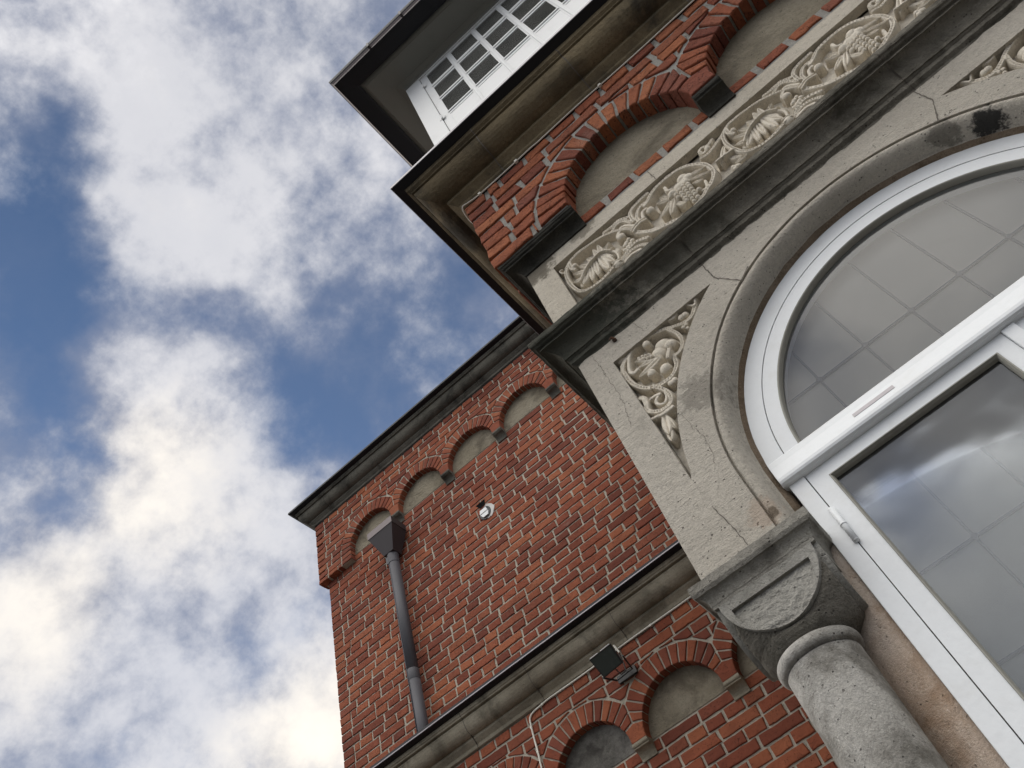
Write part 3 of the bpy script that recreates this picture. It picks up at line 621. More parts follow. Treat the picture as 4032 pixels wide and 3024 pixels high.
# facade below the cornice and the pale band above it are two stones of different colour
out_low = [(XL, ZB), (XL, 1.75), (XR, 1.75), (XR, ZB), (CX+RO, ZB)]+arc(CX, CZ, RO, 0, 180, 72)+[(CX-RO, ZB)]
front = extrude_poly(out_low, [triL, triR], D0, D0+.03)
def ribbon(pts, w, y, amp=.0015):
    V, F = [], []; P_ = []
    for a, b in zip(pts, pts[1:]):
        n = max(1, int(math.hypot(a[0]-b[0], a[1]-b[1])/.008))
        for k in range(n): P_.append((a[0]+(b[0]-a[0])*k/n, a[1]+(b[1]-a[1])*k/n))
    P_.append(pts[-1])
    for i, p in enumerate(P_):
        a = P_[max(i-1, 0)]; b = P_[min(i+1, len(P_)-1)]; ex, ez = b[0]-a[0], b[1]-a[1]; l = math.hypot(ex, ez) or 1
        ww = w*rnd.uniform(.4, 1.3)/2; ox, oz = rnd.gauss(0, amp*.5), rnd.gauss(0, amp*.5)
        V += [(p[0]+ox-ez/l*ww, y, p[1]+oz+ex/l*ww), (p[0]+ox+ez/l*ww, y, p[1]+oz-ex/l*ww)]
    for i in range(len(P_)-1): F.append((2*i, 2*i+1, 2*i+3, 2*i+2))
    return V, F
cr = [ribbon([(.126, 1.71), (.126, 1.628), (.168, 1.555), (.200, 1.582)], .003, D0-.0012),
      ribbon([(.754, 1.71), (.754, 1.63), (.712, 1.555)], .003, D0-.0012),
      ribbon([(-.187, 1.069), (-.174, .99), (-.17, .946)], .002, D0-.0012), ribbon([(-.235, 1.70), (-.228, 1.52), (-.24, 1.40)], .0009, D0-.0012, .004),
      ribbon([(-.10, 1.70), (-.085, 1.64)], .0010, D0-.0012, .004), ribbon([(-.14, 1.35), (-.12, 1.22), (-.13, 1.15)], .0008, D0-.0012, .004)]
side_w = box(XL, XL+.03, D0+.001, 3.74, ZB, 1.75)
under = box(XL+.001, CX-RO, D0+.002, D0+.35, ZB, ZB+.02)
body = join(setm(front, 0), setm(side_w, 0), setm(under, 0), *[setm(c, 1) for c in cr])
facade = obj('arch_wall', body, [M['stone'], M['joint']], porch)
back = join(box(XL+.02, XR-.02, D0+.31, D0+.36, 1.62, 2.8), box(XR-.04, XR, D0+.001, 3.74, -H, 2.8),
            box(XL+.031, .0, D0+.30, D0+.34, ZB, 1.7), box(.88, XR-.04, D0+.30, D0+.34, -H, 1.7), box(XL+.032, XR-.04, D0+.05, D0+.30, 1.70, 1.749),
            box(-.252, -.222, D0+.12, 3.74, -H, ZB-.001))
obj('back_wall', back, M['stone'], porch)
# archivolt swept round the arch and down to the springer
def around(prof, cx, cz, zb, n=72, amp=0):
    V, F = [], []
    prof_n = len(prof)
    st = []
    for r, y in prof:
        row = [(cx-r, y, zb+(cz-zb)*k/6) for k in range(6)]
        row += [(cx+r*math.cos(math.pi-math.pi*k/n), y, cz+r*math.sin(math.pi-math.pi*k/n)) for k in range(n+1)]
        row += [(cx+r, y, cz-(cz-zb)*(k+1)/6) for k in range(6)]
        st.append([wob(q, amp, 20) if amp else q for q in row])
    m = len(st[0]); V = [q for r in st for q in r]
    for i in range(prof_n-1):
        for k in range(m-1): F.append((i*m+k, (i+1)*m+k, (i+1)*m+k+1, i*m+k+1))
    return V, F
roll = [(RO+.002, D0+.012), (RO-.003, D0+.010), (RO-.006, D0+.003), (RO-.012, D0+.001)]
for k in range(1, 9):
    a = math.radians(90*k/8); roll.append((RO-.012-.024*math.sin(a), D0+.001+.042*(1-math.cos(a))))
roll += [(RO-.038, D0+.0485), (RO-.041, D0+.0485), (RO-.042, D0+.053)]
arv = around(roll, CX, CZ, ZB, amp=.0008)
obj('archivolt', flip(arv), M['stone'], porch, smooth=True)
rv = around([(RO-.041, D0+.052), (RO-.047, D0+.056), (RO-.056, D0+.075), (RO-.057, D0+.11)], CX, CZ, ZB, amp=.003)
obj('mortar_reveal', flip(rv), M['reveal'], porch, smooth=True)
# porch cornice between arch and frieze
pp = path_front(XL, XR, D0, 3.74)
prof = [(0, 1.700), (.001, 1.707), (.011, 1.714), (.012, 1.727), (.015, 1.729), (.018, 1.733), (.021, 1.733)]+cove(.021, 1.734, .060, 1.782, 8)+[(.0595, 1.786), (.056, 1.789), (.058, 1.793), (.066, 1.795), (.070, 1.799), (.075, 1.801), (.077, 1.806), (.0765, 1.821), (.070, 1.826), (.030, 1.842), (-.02, 1.853)]
cc_ = sweep(prof, pp, step=.012, amp=.0016, sc=45)
jn = [sweep([(p+.001, z) for p, z in prof[:-2]], lambda p, x=x: [(x+.0015, D0-p), (x-.0015, D0-p)], amp=.0016, sc=45) for x in (.126, .760)]
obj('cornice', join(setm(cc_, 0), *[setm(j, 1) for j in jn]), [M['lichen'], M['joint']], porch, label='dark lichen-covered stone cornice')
# pale band with sunk panel
band = extrude_poly([(XL, 1.75), (XL, 2.236), (XR, 2.236), (XR, 1.75)], [[(bx0, bz0), (bx1, bz0), (bx1, bz1), (bx0, bz1)]], D0+.0005, D0+.03)
sw2 = box(XL, XL+.03, D0+.001, 3.74, 1.751, 2.236)
jb = [ribbon([(.205, 2.17), (.205, 2.236)], .003, D0-.001)]
obj('stone_band', join(setm(band, 0), setm(sw2, 0), *[setm(j, 1) for j in jb]), [M['band'], M['joint']], porch)

# ---- carved reliefs as sculpted height fields
OUT, OUT2 = json.loads(STROKES)
def relief(x0, x1, z0, z1, nx, nz, strokes, base, fn=None, bottom=None):
    """surface in a sunk panel; heights in metres towards the viewer"""
    if fn is None:
        gx, gz = np.meshgrid(np.linspace(x0, x1, nx), np.linspace(z0, z1, nz))
    else: gx, gz = fn(nx, nz)
    Hh = np.zeros_like(gx)
    def seg(px, pz, ax, az, bx, bz):
        dx, dz = bx-ax, bz-az; L2 = dx*dx+dz*dz+1e-12
        t = np.clip(((px-ax)*dx+(pz-az)*dz)/L2, 0, 1)
        return np.hypot(px-ax-t*dx, pz-az-t*dz), t
    def region(xa, xb, za, zb): return (gx > xa) & (gx < xb) & (gz > za) & (gz < zb)
    for kind, w0, w1, h, pts, sx in strokes:
        P_ = [(p[0]+sx, p[1]) for p in pts]; w0, w1, h = w0/1000, w1/1000, min(h/1000*1.35+.011, .0365)
        mw = max(w0, w1)*1.3
        if kind == 't' and len(P_) > 2:                 # smooth the traced polyline
            Q = []
            for i in range(len(P_)-1):
                p0, p1, p2, p3 = P_[max(i-1, 0)], P_[i], P_[i+1], P_[min(i+2, len(P_)-1)]
                for k in range(4):
                    t = k/4; Q.append(tuple(.5*((2*b)+(c-a)*t+(2*a-5*b+4*c-d)*t*t+(-a+3*b-3*c+d)*t**3) for a, b, c, d in zip(p0, p1, p2, p3)))
            P_ = Q+[P_[-1]]
        m = region(min(p[0] for p in P_)-mw, max(p[0] for p in P_)+mw, min(p[1] for p in P_)-mw, max(p[1] for p in P_)+mw)
        if not m.any(): continue
        px, pz = gx[m], gz[m]; cur = Hh[m]
        if kind == 't':
            n = len(P_)-1
            for i in range(n):
                d, t = seg(px, pz, *P_[i], *P_[i+1]); w = (w0+(w1-w0)*(i+t)/n)*1.02
                u = np.clip(d/w, 0, 1)
                prof = np.sqrt(1-u**5)*(1-.16*np.exp(-(u/.30)**2) if w0 > .0065 else 1)
                cur = np.maximum(cur, np.where(d < w, h*prof, 0))
        elif kind == 'b':
            for (x, z) in P_:
                d = np.hypot(px-x, pz-z); u = np.clip(d/w0, 0, 1)
                cur = np.maximum(cur, np.where(d < w0, max(h-w0*.9, 0)+w0*.9*np.sqrt(1-u*u), 0))
        elif kind == 'l':
            (ax, az), (bx, bz) = P_[0], P_[-1]; d, t = seg(px, pz, ax, az, bx, bz)
            w = w0*1.3*np.power(np.clip(np.sin(np.pi*np.clip(.18+.80*t, 0, 1)), 0, 1), .6)*.72
            sgn = np.clip(d/np.maximum(w, 1e-5), 0, 1)
            lob = (.80+.20*np.sin(np.pi*np.clip(sgn*1.15, 0, 1))**.7)*(.80+.22*t)*np.sqrt(np.clip(1-sgn**8, 0, 1))
            cur = np.maximum(cur, np.where(d < w, h*lob, 0))
        elif kind == 'g':
            poly = P_; rr = random.Random(3)
            th = math.radians(24); sp = .0165
            cxm = sum(p[0] for p in poly)/len(poly); czm = sum(p[1] for p in poly)/len(poly)
            for a in range(-9, 10):
                for b in range(-9, 10):
                    u = (a+(b % 2)*.5)*sp; v = b*sp*.87
                    x = cxm+u*math.cos(th)-v*math.sin(th); z = czm+u*math.sin(th)+v*math.cos(th)
                    ins = False
                    for i in range(len(poly)):
                        x1_, z1_ = poly[i]; x2_, z2_ = poly[i-1]
                        if (z1_ > z) != (z2_ > z) and x < (x2_-x1_)*(z-z1_)/(z2_-z1_)+x1_: ins = not ins
                    if ins:
                        r_ = .0082*rr.uniform(.9, 1.08); d = np.hypot(px-x, pz-z); u_ = np.clip(d/r_, 0, 1)
                        cur = np.maximum(cur, np.where(d < r_, (h-.012)+rr.uniform(0, .002)+.0105*np.sqrt(1-u_*u_), 0))
        Hh[m] = cur
    # soften a little and roughen like weathered sandstone
    for _ in range(0):
        Hh[1:-1, 1:-1] = (Hh[1:-1, 1:-1]*4+Hh[:-2, 1:-1]+Hh[2:, 1:-1]+Hh[1:-1, :-2]+Hh[1:-1, 2:])/8
    V = [(float(gx[j, i]), base-float(Hh[j, i])+.0012*noise.noise(Vector((gx[j, i]*60, gz[j, i]*60, 0))), float(gz[j, i])) for j in range(gx.shape[0]) for i in range(gx.shape[1])]
    n = gx.shape[1]; F = [(j*n+i, j*n+i+1, (j+1)*n+i+1, (j+1)*n+i) for j in range(gx.shape[0]-1) for i in range(n-1)]
    return V, F
PER = .590
leaf = OUT[:31]; 
first_g = next(i for i, s in enumerate(OUT) if s[0] == 't' and len(s[4]) == 15 and i > 5)
leafS = OUT[:first_g]; rest = OUT[first_g:]
vi = len(rest)-8
grapeS, voluteS = rest[:vi], rest[vi:]
ST = []
for k in range(3):
    ST.append(('t', 24, 15, 5, leafS[4][4], k*PER))
    for i, s in enumerate(leafS):
        if k and i == 1: continue
        ST.append((*s, k*PER))
    for s in grapeS: ST.append((*s, k*PER))
for k in range(-0, 2):
    for s in voluteS: ST.append((*s, k*PER))
V_, F_ = relief(bx0, bx1, bz0, bz1, 760, 210, ST, D0+.038)
obj('vine_relief', (V_, F_), M['relief'], porch, label='carved frieze of vine leaves, scrolls and grapes')
def trigrid(flipx=False):
    def fn(nx, nz):
        zb = tri_arc[-1][1]
        tt = np.linspace(0, 1, nz); Z = zb+(ztri-zb)*tt
        xr = CX-np.sqrt(np.maximum(.631**2-(Z-CZ)**2, 0)); xl = xtl+(tri_arc[-1][0]-xtl)*(1-tt)
        xl = np.minimum(xl, xr-.0002)
        gx = xl[:, None]+(xr-xl)[:, None]*np.linspace(0, 1, nx)[None, :]
        return gx, np.repeat(Z[:, None], nx, 1)
    return fn
ST2 = [(*s, 0) for s in OUT2]
T1 = relief(0, 0, 0, 0, 190, 250, ST2, D0+.036, trigrid())
obj('spandrel_relief', T1, M['relief'], porch, label='triangular carved scroll left of the arch')
T2 = (([(2*CX-x, y, z) for x, y, z in T1[0]]), [f[::-1] for f in T1[1]])
obj('spandrel_relief', T2, M['relief'], porch, label='triangular carved scroll right of the arch')

# ---- brick arcade above the band
YB = 1.237; XB = -.346; XBR = 2*.4885-XB
cb = [.2025, .7745]
ROUGH[0] = 1.6
fr = frieze('b', cb, 2.305, 2.30, 2.80, XB, XBR, YB, D0, None, None, near=True)
obj('brick_arcade', fr, [M['mortar_near'], M['brick_near']], porch)
ds = wall_bricks(0, 2.5, 2.30, 2.80, 0, depth=.02, ch=.0622, phase=3)
ds = place(ds, lambda v: (XB+v[1], YB+.012+v[0], v[2])); ds = (ds[0], [tuple(f)[::-1] for f in ds[1]], None, ds[3])
obj('side_wall', join(setm(box(XB+.006, XB+.06, YB+.008, 3.75, 2.302, 2.80), 0), setm(ds, 1)), [M['mortar_near'], M['brick_near']], porch)
rowb = ([], [], None, [])
for c in cb:
    x = c-.25
    while x < c+.25:
        l = .112+rnd.gauss(0, .006); brick([(x, 2.246), (x+l-.02, 2.246), (x+l-.02, 2.290), (x, 2.290)], D0-.004, .03, rnd.random(), rowb[0], rowb[1], rowb[3]); x += l
tp = join(setm(box(cb[0]-.26, cb[1]+.26, D0+.004, D0+.04, 2.236, 2.60), 0), setm(rowb, 1))
obj('brick_course', join(setm(box(cb[0]-.25, cb[1]+.26, D0+.001, D0+.05, 2.2362, 2.2935), 0), setm(rowb, 1)), [M['mortar_near'], M['brick_near']], porch)
for c in cb: obj('arch_infill', box(c-.262, c+.262, D0+.003, D0+.045, 2.2936, 2.57), M['render'], porch)
ROUGH[0] = 1.0
# dark mouldings that carry the arcade: corner one returns round the side
mp = [(0, 2.232), (.003, 2.233)]+cove(.005, 2.234, .044, 2.268, 7)+[(.046, 2.272), (.043, 2.275), (.051, 2.279), (.053, 2.283), (.050, 2.286), (.055, 2.290), (.056, 2.3005), (0, 2.3005)]
pc = lambda p: [(-.036-.0, D0-p), (XL-p, D0-p), (XL-p, 3.74)]
obj('moulding', sweep(mp, pc, step=.02, amp=.0012, sc=50), M['black_stone'], porch, label='sooty stone moulding round the corner')
obj('moulding', sweep([(p, z) for p, z in mp], lambda p: [(XBR+.0, D0-p), (1.0135, D0-p)], step=.02, amp=.0012, sc=50), M['black_stone'], porch, label='sooty moulding right of the second arch')
corbel(.4885, .096, 2.3005, .068, D0, .058, M['black_stone'], porch, amp=.001)
# eaves of the porch
ev = [(.064, 2.795), (.075, 2.805), (.077, 2.815), (.103, 2.838), (.103, 2.857)]+ovolo(.104, 2.857, .181, 2.930, 8)+[(.181, 2.936), (.174, 2.939), (.174, 2.943), (.187, 2.946), (.188, 2.951), (.199, 2.959), (.201, 2.985)]
e1 = sweep(ev, pp, step=.02, amp=.0010)
ej = [sweep([(p+.0012, z) for p, z in ev], lambda p, x=x: [(x+.002, D0-p), (x-.002, D0-p)], amp=.001) for x in (-.145, .27, .70)]
ec = obj('eaves_cornice', join(setm(e1, 0), *[setm(j, 1) for j in ej]), [M['eave'], M['joint']], porch, label='brown stained stone eaves moulding')
gz = [(.19, 2.984), (.204, 2.9845), (.234, 2.992), (.2365, 2.996), (.2365, 3.008), (.22, 3.012), (-.1, 3.03)]
gp = sweep(gz, pp, step=.08, amp=.0006, sc=8)
gl = sweep([(.2362, 2.9925), (.2385, 2.994), (.2385, 3.0085), (.236, 3.010)], pp, step=.08, amp=.0006, sc=8)
obj('gutter', join(setm(gp, 0), setm(gl, 1)), [M['zinc'], M['zinc_lip']], ec)
obj('flat_roof', box(XL-.15, XR+.15, D0-.15, 3.74, 3.0, 3.03), M['zinc'], porch)

# ------------------------------------------------------------------ columns
def column(ax, ay, sx_, sy_, right, label):
    c = thing('column', label, 'column', (ax, ay, -H), 'columns carrying the arch')
    w = .1065; zt = .862
    pr = [(.080, -H), (.080, -.2), (.079, .4), (.0765, .702), (.0765, .706)]
    obj('shaft', lathe([(.0685+.0025*k/20, .706-(.706+1.2)*k/20) for k in range(21)], sx_, sy_, 64, .014), M['column'], c, smooth=True)
    obj('base', lathe([(.079, -1.2), (.105, -1.22), (.108, -1.26), (.09, -1.29), (.115, -1.33), (.118, -1.4), (.118, -H)], sx_, sy_, 48), M['column'], c)
    ring = [(.0665, .708)]+[(.0705+.0078*math.cos(a), .7215+.0115*math.sin(a)) for a in [math.radians(-90+180*k/10) for k in range(11)]]+[(.0665, .736)]
    obj('neck_ring', lathe(ring, sx_, sy_, 64, .01), M['column'], c, smooth=True)
    # cushion: square block meeting a sphere
    V, F = [], []; seg = 96; rows = 26
    for i in range(rows+1):
        z = zt-(zt-.732)*i/rows; f_ = max(0, (i/rows-.78)/.22); rho = math.sqrt(max(w*w+.101**2-(zt-z)**2, .067**2)); qx, qy = ax+(sx_-ax)*f_, ay+(sy_-ay)*f_
        for k in range(seg):
            a = 2*math.pi*(k+.5)/seg; ca, sa = math.cos(a), math.sin(a)
            rs = (w-.009)/max(abs(ca), abs(sa)); r = min(rs, rho)
            V.append(wob((qx+r*ca, qy+r*sa, z), .0016, 60))
    for i in range(rows):
        for k in range(seg): F.append((i*seg+k, i*seg+(k+1) % seg, (i+1)*seg+(k+1) % seg, (i+1)*seg+k)[::-1])
    cap = obj('capital', (V, F), M['capital'], c)
    for sx, sy in ((0, -1), (-1 if not right else 1, 0), (1 if not right else -1, 0)):
        o1 = arc(0, zt-.001, .1, 180, 360, 30); o1 = [(x, z) for x, z in o1]
        i1 = [(-.082, zt-.022)]+[(x, z) for x, z in arc(0, zt-.022, .082, 180, 360, 24)[1:-1]]+[(.082, zt-.022)]
        pl = extrude_poly(o1, [i1], -w-.002, -w+.02)
        gxx, gzz = [], []
        nn = 26; PV, PF = [], []
        for j in range(nn+1):
            z = zt-.022-.082*j/nn; hw = math.sqrt(max(.082**2-(.082*j/nn)**2, 0))
            for i in range(nn+1):
                x = -hw+2*hw*i/nn
                PV.append((x, -w-.002+.0085*(1-j/nn)**1.5+(.0035*noise.noise(Vector((x*70+sx*9, z*90, sy)))+.002*noise.noise(Vector((x*200, z*200, sy))))*min(1, j/3, (nn-j)/3, i/3, (nn-i)/3), z))
        for j in range(nn):
            for i in range(nn): PF.append((j*(nn+1)+i, (j+1)*(nn+1)+i, (j+1)*(nn+1)+i+1, j*(nn+1)+i+1))
        d = join(pl, (PV, PF))
        if sx == 0: f = lambda v: (ax+v[0], ay+v[1], v[2])
        elif sx < 0: f = lambda v: (ax+v[1], ay-v[0], v[2])
        else: f = lambda v: (ax-v[1], ay+v[0], v[2])
        obj('lunette', place(d, f), M['lunette'], cap)
    ab = [(-.02, .858), (.002, .860), (.003, .866)]+cove(.004, .867, .020, .889, 6)+[(.0225, .893), (.0240, .896), (.0235, .913), (-.02, .914)]
    def sq(p): return [(ax+w+p, ay+w+p), (ax+w+p, ay-w-p), (ax-w-p, ay-w-p), (ax-w-p, ay+w+p), (ax+w+p, ay+w+p)]
    obj('abacus', sweep(ab, sq, step=.012, amp=.0013, sc=60), M['abacus'], c)
    return c
column(-.1745, 1.387, -.1835, 1.362, False, 'stone column with a cushion capital carrying the left end of the arch')
column(2*CX+.1745, 1.387, 2*CX+.1835, 1.362, True, 'stone column at the right end of the arch')
# jamb masonry behind the columns
def jamb(m):
    pl = [(-.253, 1.43), (-.245, 1.415), (-.15, 1.425), (-.122, 1.412), (-.108, 1.398), (-.096, 1.389), (-.075, 1.379), (-.048, 1.367), (-.046, 1.372), (-.046, 1.60)]
    zs = [-H+(.95+H)*k/60 for k in range(61)]
    V = []; F = []
    for z in zs:
        for x, y in pl:
            q = wob((x, y, z), .0022, 14); V.append(((2*CX-q[0]) if m else q[0], q[1], q[2]))
    n = len(pl)
    for i in range(60):
        for k in range(n-1): f = (i*n+k, i*n+k+1, (i+1)*n+k+1, (i+1)*n+k); F.append(f[::-1] if m else f)
    return V, F
obj('door_jamb', jamb(False), M['jamb'], porch, smooth=True)
obj('door_jamb', jamb(True), M['jamb'], porch, smooth=True)

# ------------------------------------------------------------------ fanlight and doors
WM = M['white']
fan = thing('arched_window', 'white painted semicircular fanlight above the door, grey glass with a lead grid', 'window', (CX, 1.37, 1.04))
YFm = 1.364
def ring_poly(r0, r1, zb, y0, y1, n=64):
    o = [(CX-r1, zb)]+arc(CX, CZ, r1, 180, 0, n)+[(CX+r1, zb)]
    i = [(CX+r0, zb)]+arc(CX, CZ, r0, 0, 180, n)+[(CX-r0, zb)]
    return extrude_poly(o+i, [], y0, y1)
obj('frame', ring_poly(.4565, .4975, 1.05, YFm, YFm+.05), WM, fan)
cas = ring_poly(.419, .4545, 1.10, YFm+.001, YFm+.05)
groove = ring_poly(.4535, .4575, 1.08, YFm+.006, YFm+.03)
sash = obj('sash', join(setm(cas, 0), setm(groove, 1)), [WM, M['joint']], fan)
bead = around([(.4205, YFm+.0005), (.4185, YFm-.001), (.416, YFm+.002), (.4145, YFm+.008), (.4135, YFm+.018)], CX, 1.10, 1.10)
bead = around([(.4205, YFm+.0005), (.4185, YFm-.001), (.416, YFm+.002), (.4145, YFm+.008), (.4135, YFm+.018)], CX, CZ, 1.095)
obj('bead', flip(bead), M['putty'], sash, smooth=True)
tr = [(CX-.497, 1.047), (CX+.497, 1.047)]
tprof = [(YFm+.02, 1.044), (YFm-.014, 1.045), (YFm-.019, 1.048), (YFm-.021, 1.053), (YFm-.021, 1.060), (YFm-.018, 1.066), (YFm-.006, 1.10), (YFm-.004, 1.115), (YFm, 1.1195), (YFm+.02, 1.1215)]
V = []; F = []
for x in (CX-.496, CX+.496):
    for y, z in tprof: V.append((x, y, z))
n = len(tprof)
for k in range(n-1): F.append((k, n+k, n+k+1, k+1))
F.append(tuple(range(n))); F.append(tuple(range(n, 2*n))[::-1])
tr_o = obj('transom', (V, F), WM, fan)
obj('label_patch', box(.135, .228, YFm-.0152, YFm-.004, 1.077, 1.085), plain('faded pinkish strip', (.62, .58, .59), .6), tr_o, label='faded pinkish strip on the transom')
gp_ = [(CX-.416, 1.118)]+arc(CX, CZ, .416, 175, 5, 60)+[(CX+.416, 1.118)]
tri = extrude_poly(gp_, [], YFm+.016, YFm+.019)
obj('glass', tri, M['glass'], fan)
def grid(xs, zs, x0, x1, z0, z1, y, circ=None, nodes=True):
    P = []
    for x in xs:
        zt = z1 if not circ else circ[1]+math.sqrt(max(circ[2]**2-(x-circ[0])**2, 0))
        if zt > z0+.01: P.append(box(x-.0022, x+.0022, y-.002, y+.004, z0, zt))
    for z in zs:
        a, b = (x0, x1) if not circ else (circ[0]-math.sqrt(circ[2]**2-(z-circ[1])**2), circ[0]+math.sqrt(circ[2]**2-(z-circ[1])**2))
        P.append(box(a, b, y-.0026, y+.0035, z-.0022, z+.0022))
    for x in xs:
        for z in zs:
            if circ and math.hypot(x-circ[0], z-circ[1]) > circ[2]-.01: continue
            b = box(-.0055, .0055, y-.0045, y-.0005, -.0055, .0055)
            P.append(place(b, lambda v, x=x, z=z: (x+(v[0]-v[2])*.75, v[1], z+(v[0]+v[2])*.75)))
    return join(*P)
YI = 1.425
obj('lead_grid', grid([.027+.1185*k for k in range(0, 8)], [1.273], 0, 0, 1.10, 0, YI, circ=(CX, CZ, .43)), M['lead'], fan)
ip = [(CX-.45, 1.07)]+arc(CX, CZ, .45, 180, 0, 40)+[(CX+.45, 1.07)]
obj('inner_pane', extrude_poly(ip, [], YI+.004, YI+.007), M['curtain'], fan)

frame = thing('door_frame', 'white painted door frame under the fanlight, beside the stone column', 'door frame', (CX, 1.37, -H))
obj('post', box(-.0475, -.0125, YFm-.003, YFm+.06, -H, 1.0455, .0015), WM, frame)
obj('post', box(.8925, .9275, YFm-.003, YFm+.06, -H, 1.0455, .0015), WM, frame)
obj('rebate', join(box(-.0135, .0, YFm+.008, YFm+.06, -H, 1.045), box(.88, .893, YFm+.008, YFm+.06, -H, 1.045)), M['joint'], frame)
def leaf_door(x0, x1, gx0, gx1, label, hinge=None):
    d = thing('glazed_door', label, 'door', ((x0+x1)/2, 1.37, -H), 'door leaves below the fanlight')
    zb, zt = -H+.01, 1.0445; g0, g1 = -.75, 1.0075
    fr_ = extrude_poly([(x0, zb), (x1, zb), (x1, zt), (x0, zt)], [[(gx0-.006, g0-.006), (gx0-.006, g1+.006), (gx1+.006, g1+.006), (gx1+.006, g0-.006)]], YFm+.0005, YFm+.045)
    lf = obj('leaf', fr_, WM, d)
    def fl(p): return [(gx0-.006+p, g0-.006+p), (gx1+.006-p, g0-.006+p), (gx1+.006-p, g1+.006-p), (gx0-.006+p, g1+.006-p)]
    pr = [(-.001, YFm-.0005), (.0, YFm-.002), (.002, YFm-.002), (.005, YFm+.004), (.006, YFm+.014)]
    V, F = [], []
    for p, y in pr: V += [(x, y, z) for x, z in fl(p)]
    for i in range(len(pr)-1):
        for k in range(4): F.append((i*4+k, i*4+(k+1) % 4, (i+1)*4+(k+1) % 4, (i+1)*4+k))
    obj('bead', (V, F), M['putty'], lf)
    obj('glass', box(gx0-.004, gx1+.004, YFm+.014, YFm+.017, g0-.004, g1+.004), M['glass'], d)
    obj('lead_grid', grid([x for x in [.027+.1185*k for k in range(-1, 9)] if gx0+.005 < x < gx1-.002+.02], [.972-.19*k for k in range(0, 9)], gx0-.02, gx1+.02, g0, g1+.02, YI), M['lead'], d)
    obj('inner_pane', box(gx0-.03, gx1+.03, YI+.004, YI+.007, g0, g1+.03), M['curtain'], d)
    if hinge:
        hx = hinge
        hb = join(tube([(hx, YFm-.005, .862), (hx, YFm-.005, .947)], .0062, 14), tube([(hx, YFm-.005, .903), (hx, YFm-.005, .906)], .0072, 14),
                  tube([(hx, YFm-.005, .860), (hx, YFm-.005, .864)], [.003, .0066], 14))
        obj('hinge', hb, WM, d, smooth=True)
        h2 = place(hb, lambda v: (v[0], v[1], v[2]-1.5)); obj('hinge', h2, WM, d, smooth=True)
    return d
leaf_door(-.0105, .4305, .0335, .392, 'left white door leaf with a large grey leaded glass pane and a hinge', -.0115)
leaf_door(.4595, .8905, .488, .8465, 'right white door leaf, only its stile seen at the picture edge')
obj('cover_strip', box(.4315, .4585, YFm-.006, YFm+.03, -H, 1.0445, .002), WM, frame)
# dark room behind
obj('interior', join(box(-.2, 1.08, 2.6, 2.62, -H, 1.65)), M['darkroom'], porch)

# ------------------------------------------------------------------ white bay above the eaves
YX, XX = 1.245, -.337
bay = thing('bay_window', 'white timber bay with rows of small panes above the porch eaves', 'bay window', (.4, YX+.5, 3.0))
wu = M['white_up']
xr_ = 1.55
cols = [(-.203+.1714*k, -.062+.1714*k) for k in range(10)]
rows = [(4.227, 4.403), (3.996, 4.167), (3.765, 3.947)]
YP = YX+.010
hole_x0, hole_x1 = -.2465, cols[-1][1]+.035
obj('panel', extrude_poly([(XX, 3.02), (XX, 4.46), (xr_, 4.46), (xr_, 3.02)], [[(hole_x0, 3.1), (hole_x0, 4.43), (hole_x1, 4.43), (hole_x1, 3.1)]], YX, YX+.04), wu, bay)
obj('side_panel', box(XX, XX+.03, YX+.041, 3.74, 3.02, 4.46), wu, bay)
# casement in the opening
holes = [[(a, z0), (a, z1), (b, z1), (b, z0)] for a, b in cols for z0, z1 in rows]+[[(a, 3.25), (a, 3.716), (b, 3.716), (b, 3.25)] for a, b in cols]
cz_ = extrude_poly([(hole_x0+.003, 3.103), (hole_x0+.003, 4.427), (hole_x1-.003, 4.427), (hole_x1-.003, 3.103)], holes, YP-.004, YP+.003)
cs = obj('casement', cz_, wu, bay)
rib = [box(b+.008, b+.0215, YP-.009, YP-.0045, 3.11, 4.42, .002) for a, b in cols[:-1]]
for r_ in rib: obj('mullion', r_, wu, cs)
rl = [box(a-.004, b+.004, YP-.009, YP-.0045, z, z+.007, .001) for z in (3.738, 3.965, 4.186) for a, b in cols]
for r_ in rl: obj('glazing_bar', r_, wu, cs)
obj('shadow_gap', join(box(hole_x0-.001, hole_x0+.004, YP-.002, YP+.01, 3.1, 4.43)), M['joint'], cs)
for z in (4.281, 3.732):
    obj('hinge', join(tube([(hole_x0+.003, YX-.004, z-.02), (hole_x0+.003, YX-.004, z+.02)], .0045, 10), box(hole_x0-.012, hole_x0+.018, YX-.002, YX+.001, z-.022, z+.022, .0008)), wu, cs)
for i, (a, b) in enumerate(cols):
    for z0, z1 in rows: obj('pane', box(a-.003, b+.003, YP-.0015, YP-.0005, z0-.0, z1+.0), M['pane'], cs)
    obj('white_infill', box(a-.003, b+.003, YP-.002, YP+.002, 3.25, 3.716), wu, cs)
obj('interior', join(box(XX+.031, xr_, YX+.5, YX+.52, 3.03, 4.45), box(XX+.031, xr_, YX+.045, YX+.5, 4.43, 4.455)), M['darkroom'], bay)
drape = []
vv, ff = [], []
nx = 260
for j in range(2):
    for i in range(nx+1):
        x = XX+.05+(xr_-XX-.1)*i/nx; vv.append((x, YX+.09+.006*math.sin(x*60)+.004*math.sin(x*31), 3.6+.83*j))
for i in range(nx): ff.append((i, i+1, nx+2+i, nx+1+i))
obj('curtain', (vv, ff), plain('grey curtain', (.42, .42, .38), .9), bay, smooth=True)
eaves = thing('roof', 'flat roof with dark gutter and pale soffit overhanging the white bay', 'roof', (.4, YX+.5, 4.45))
pr_ = path_front(XL, xr_, D0, 3.74)
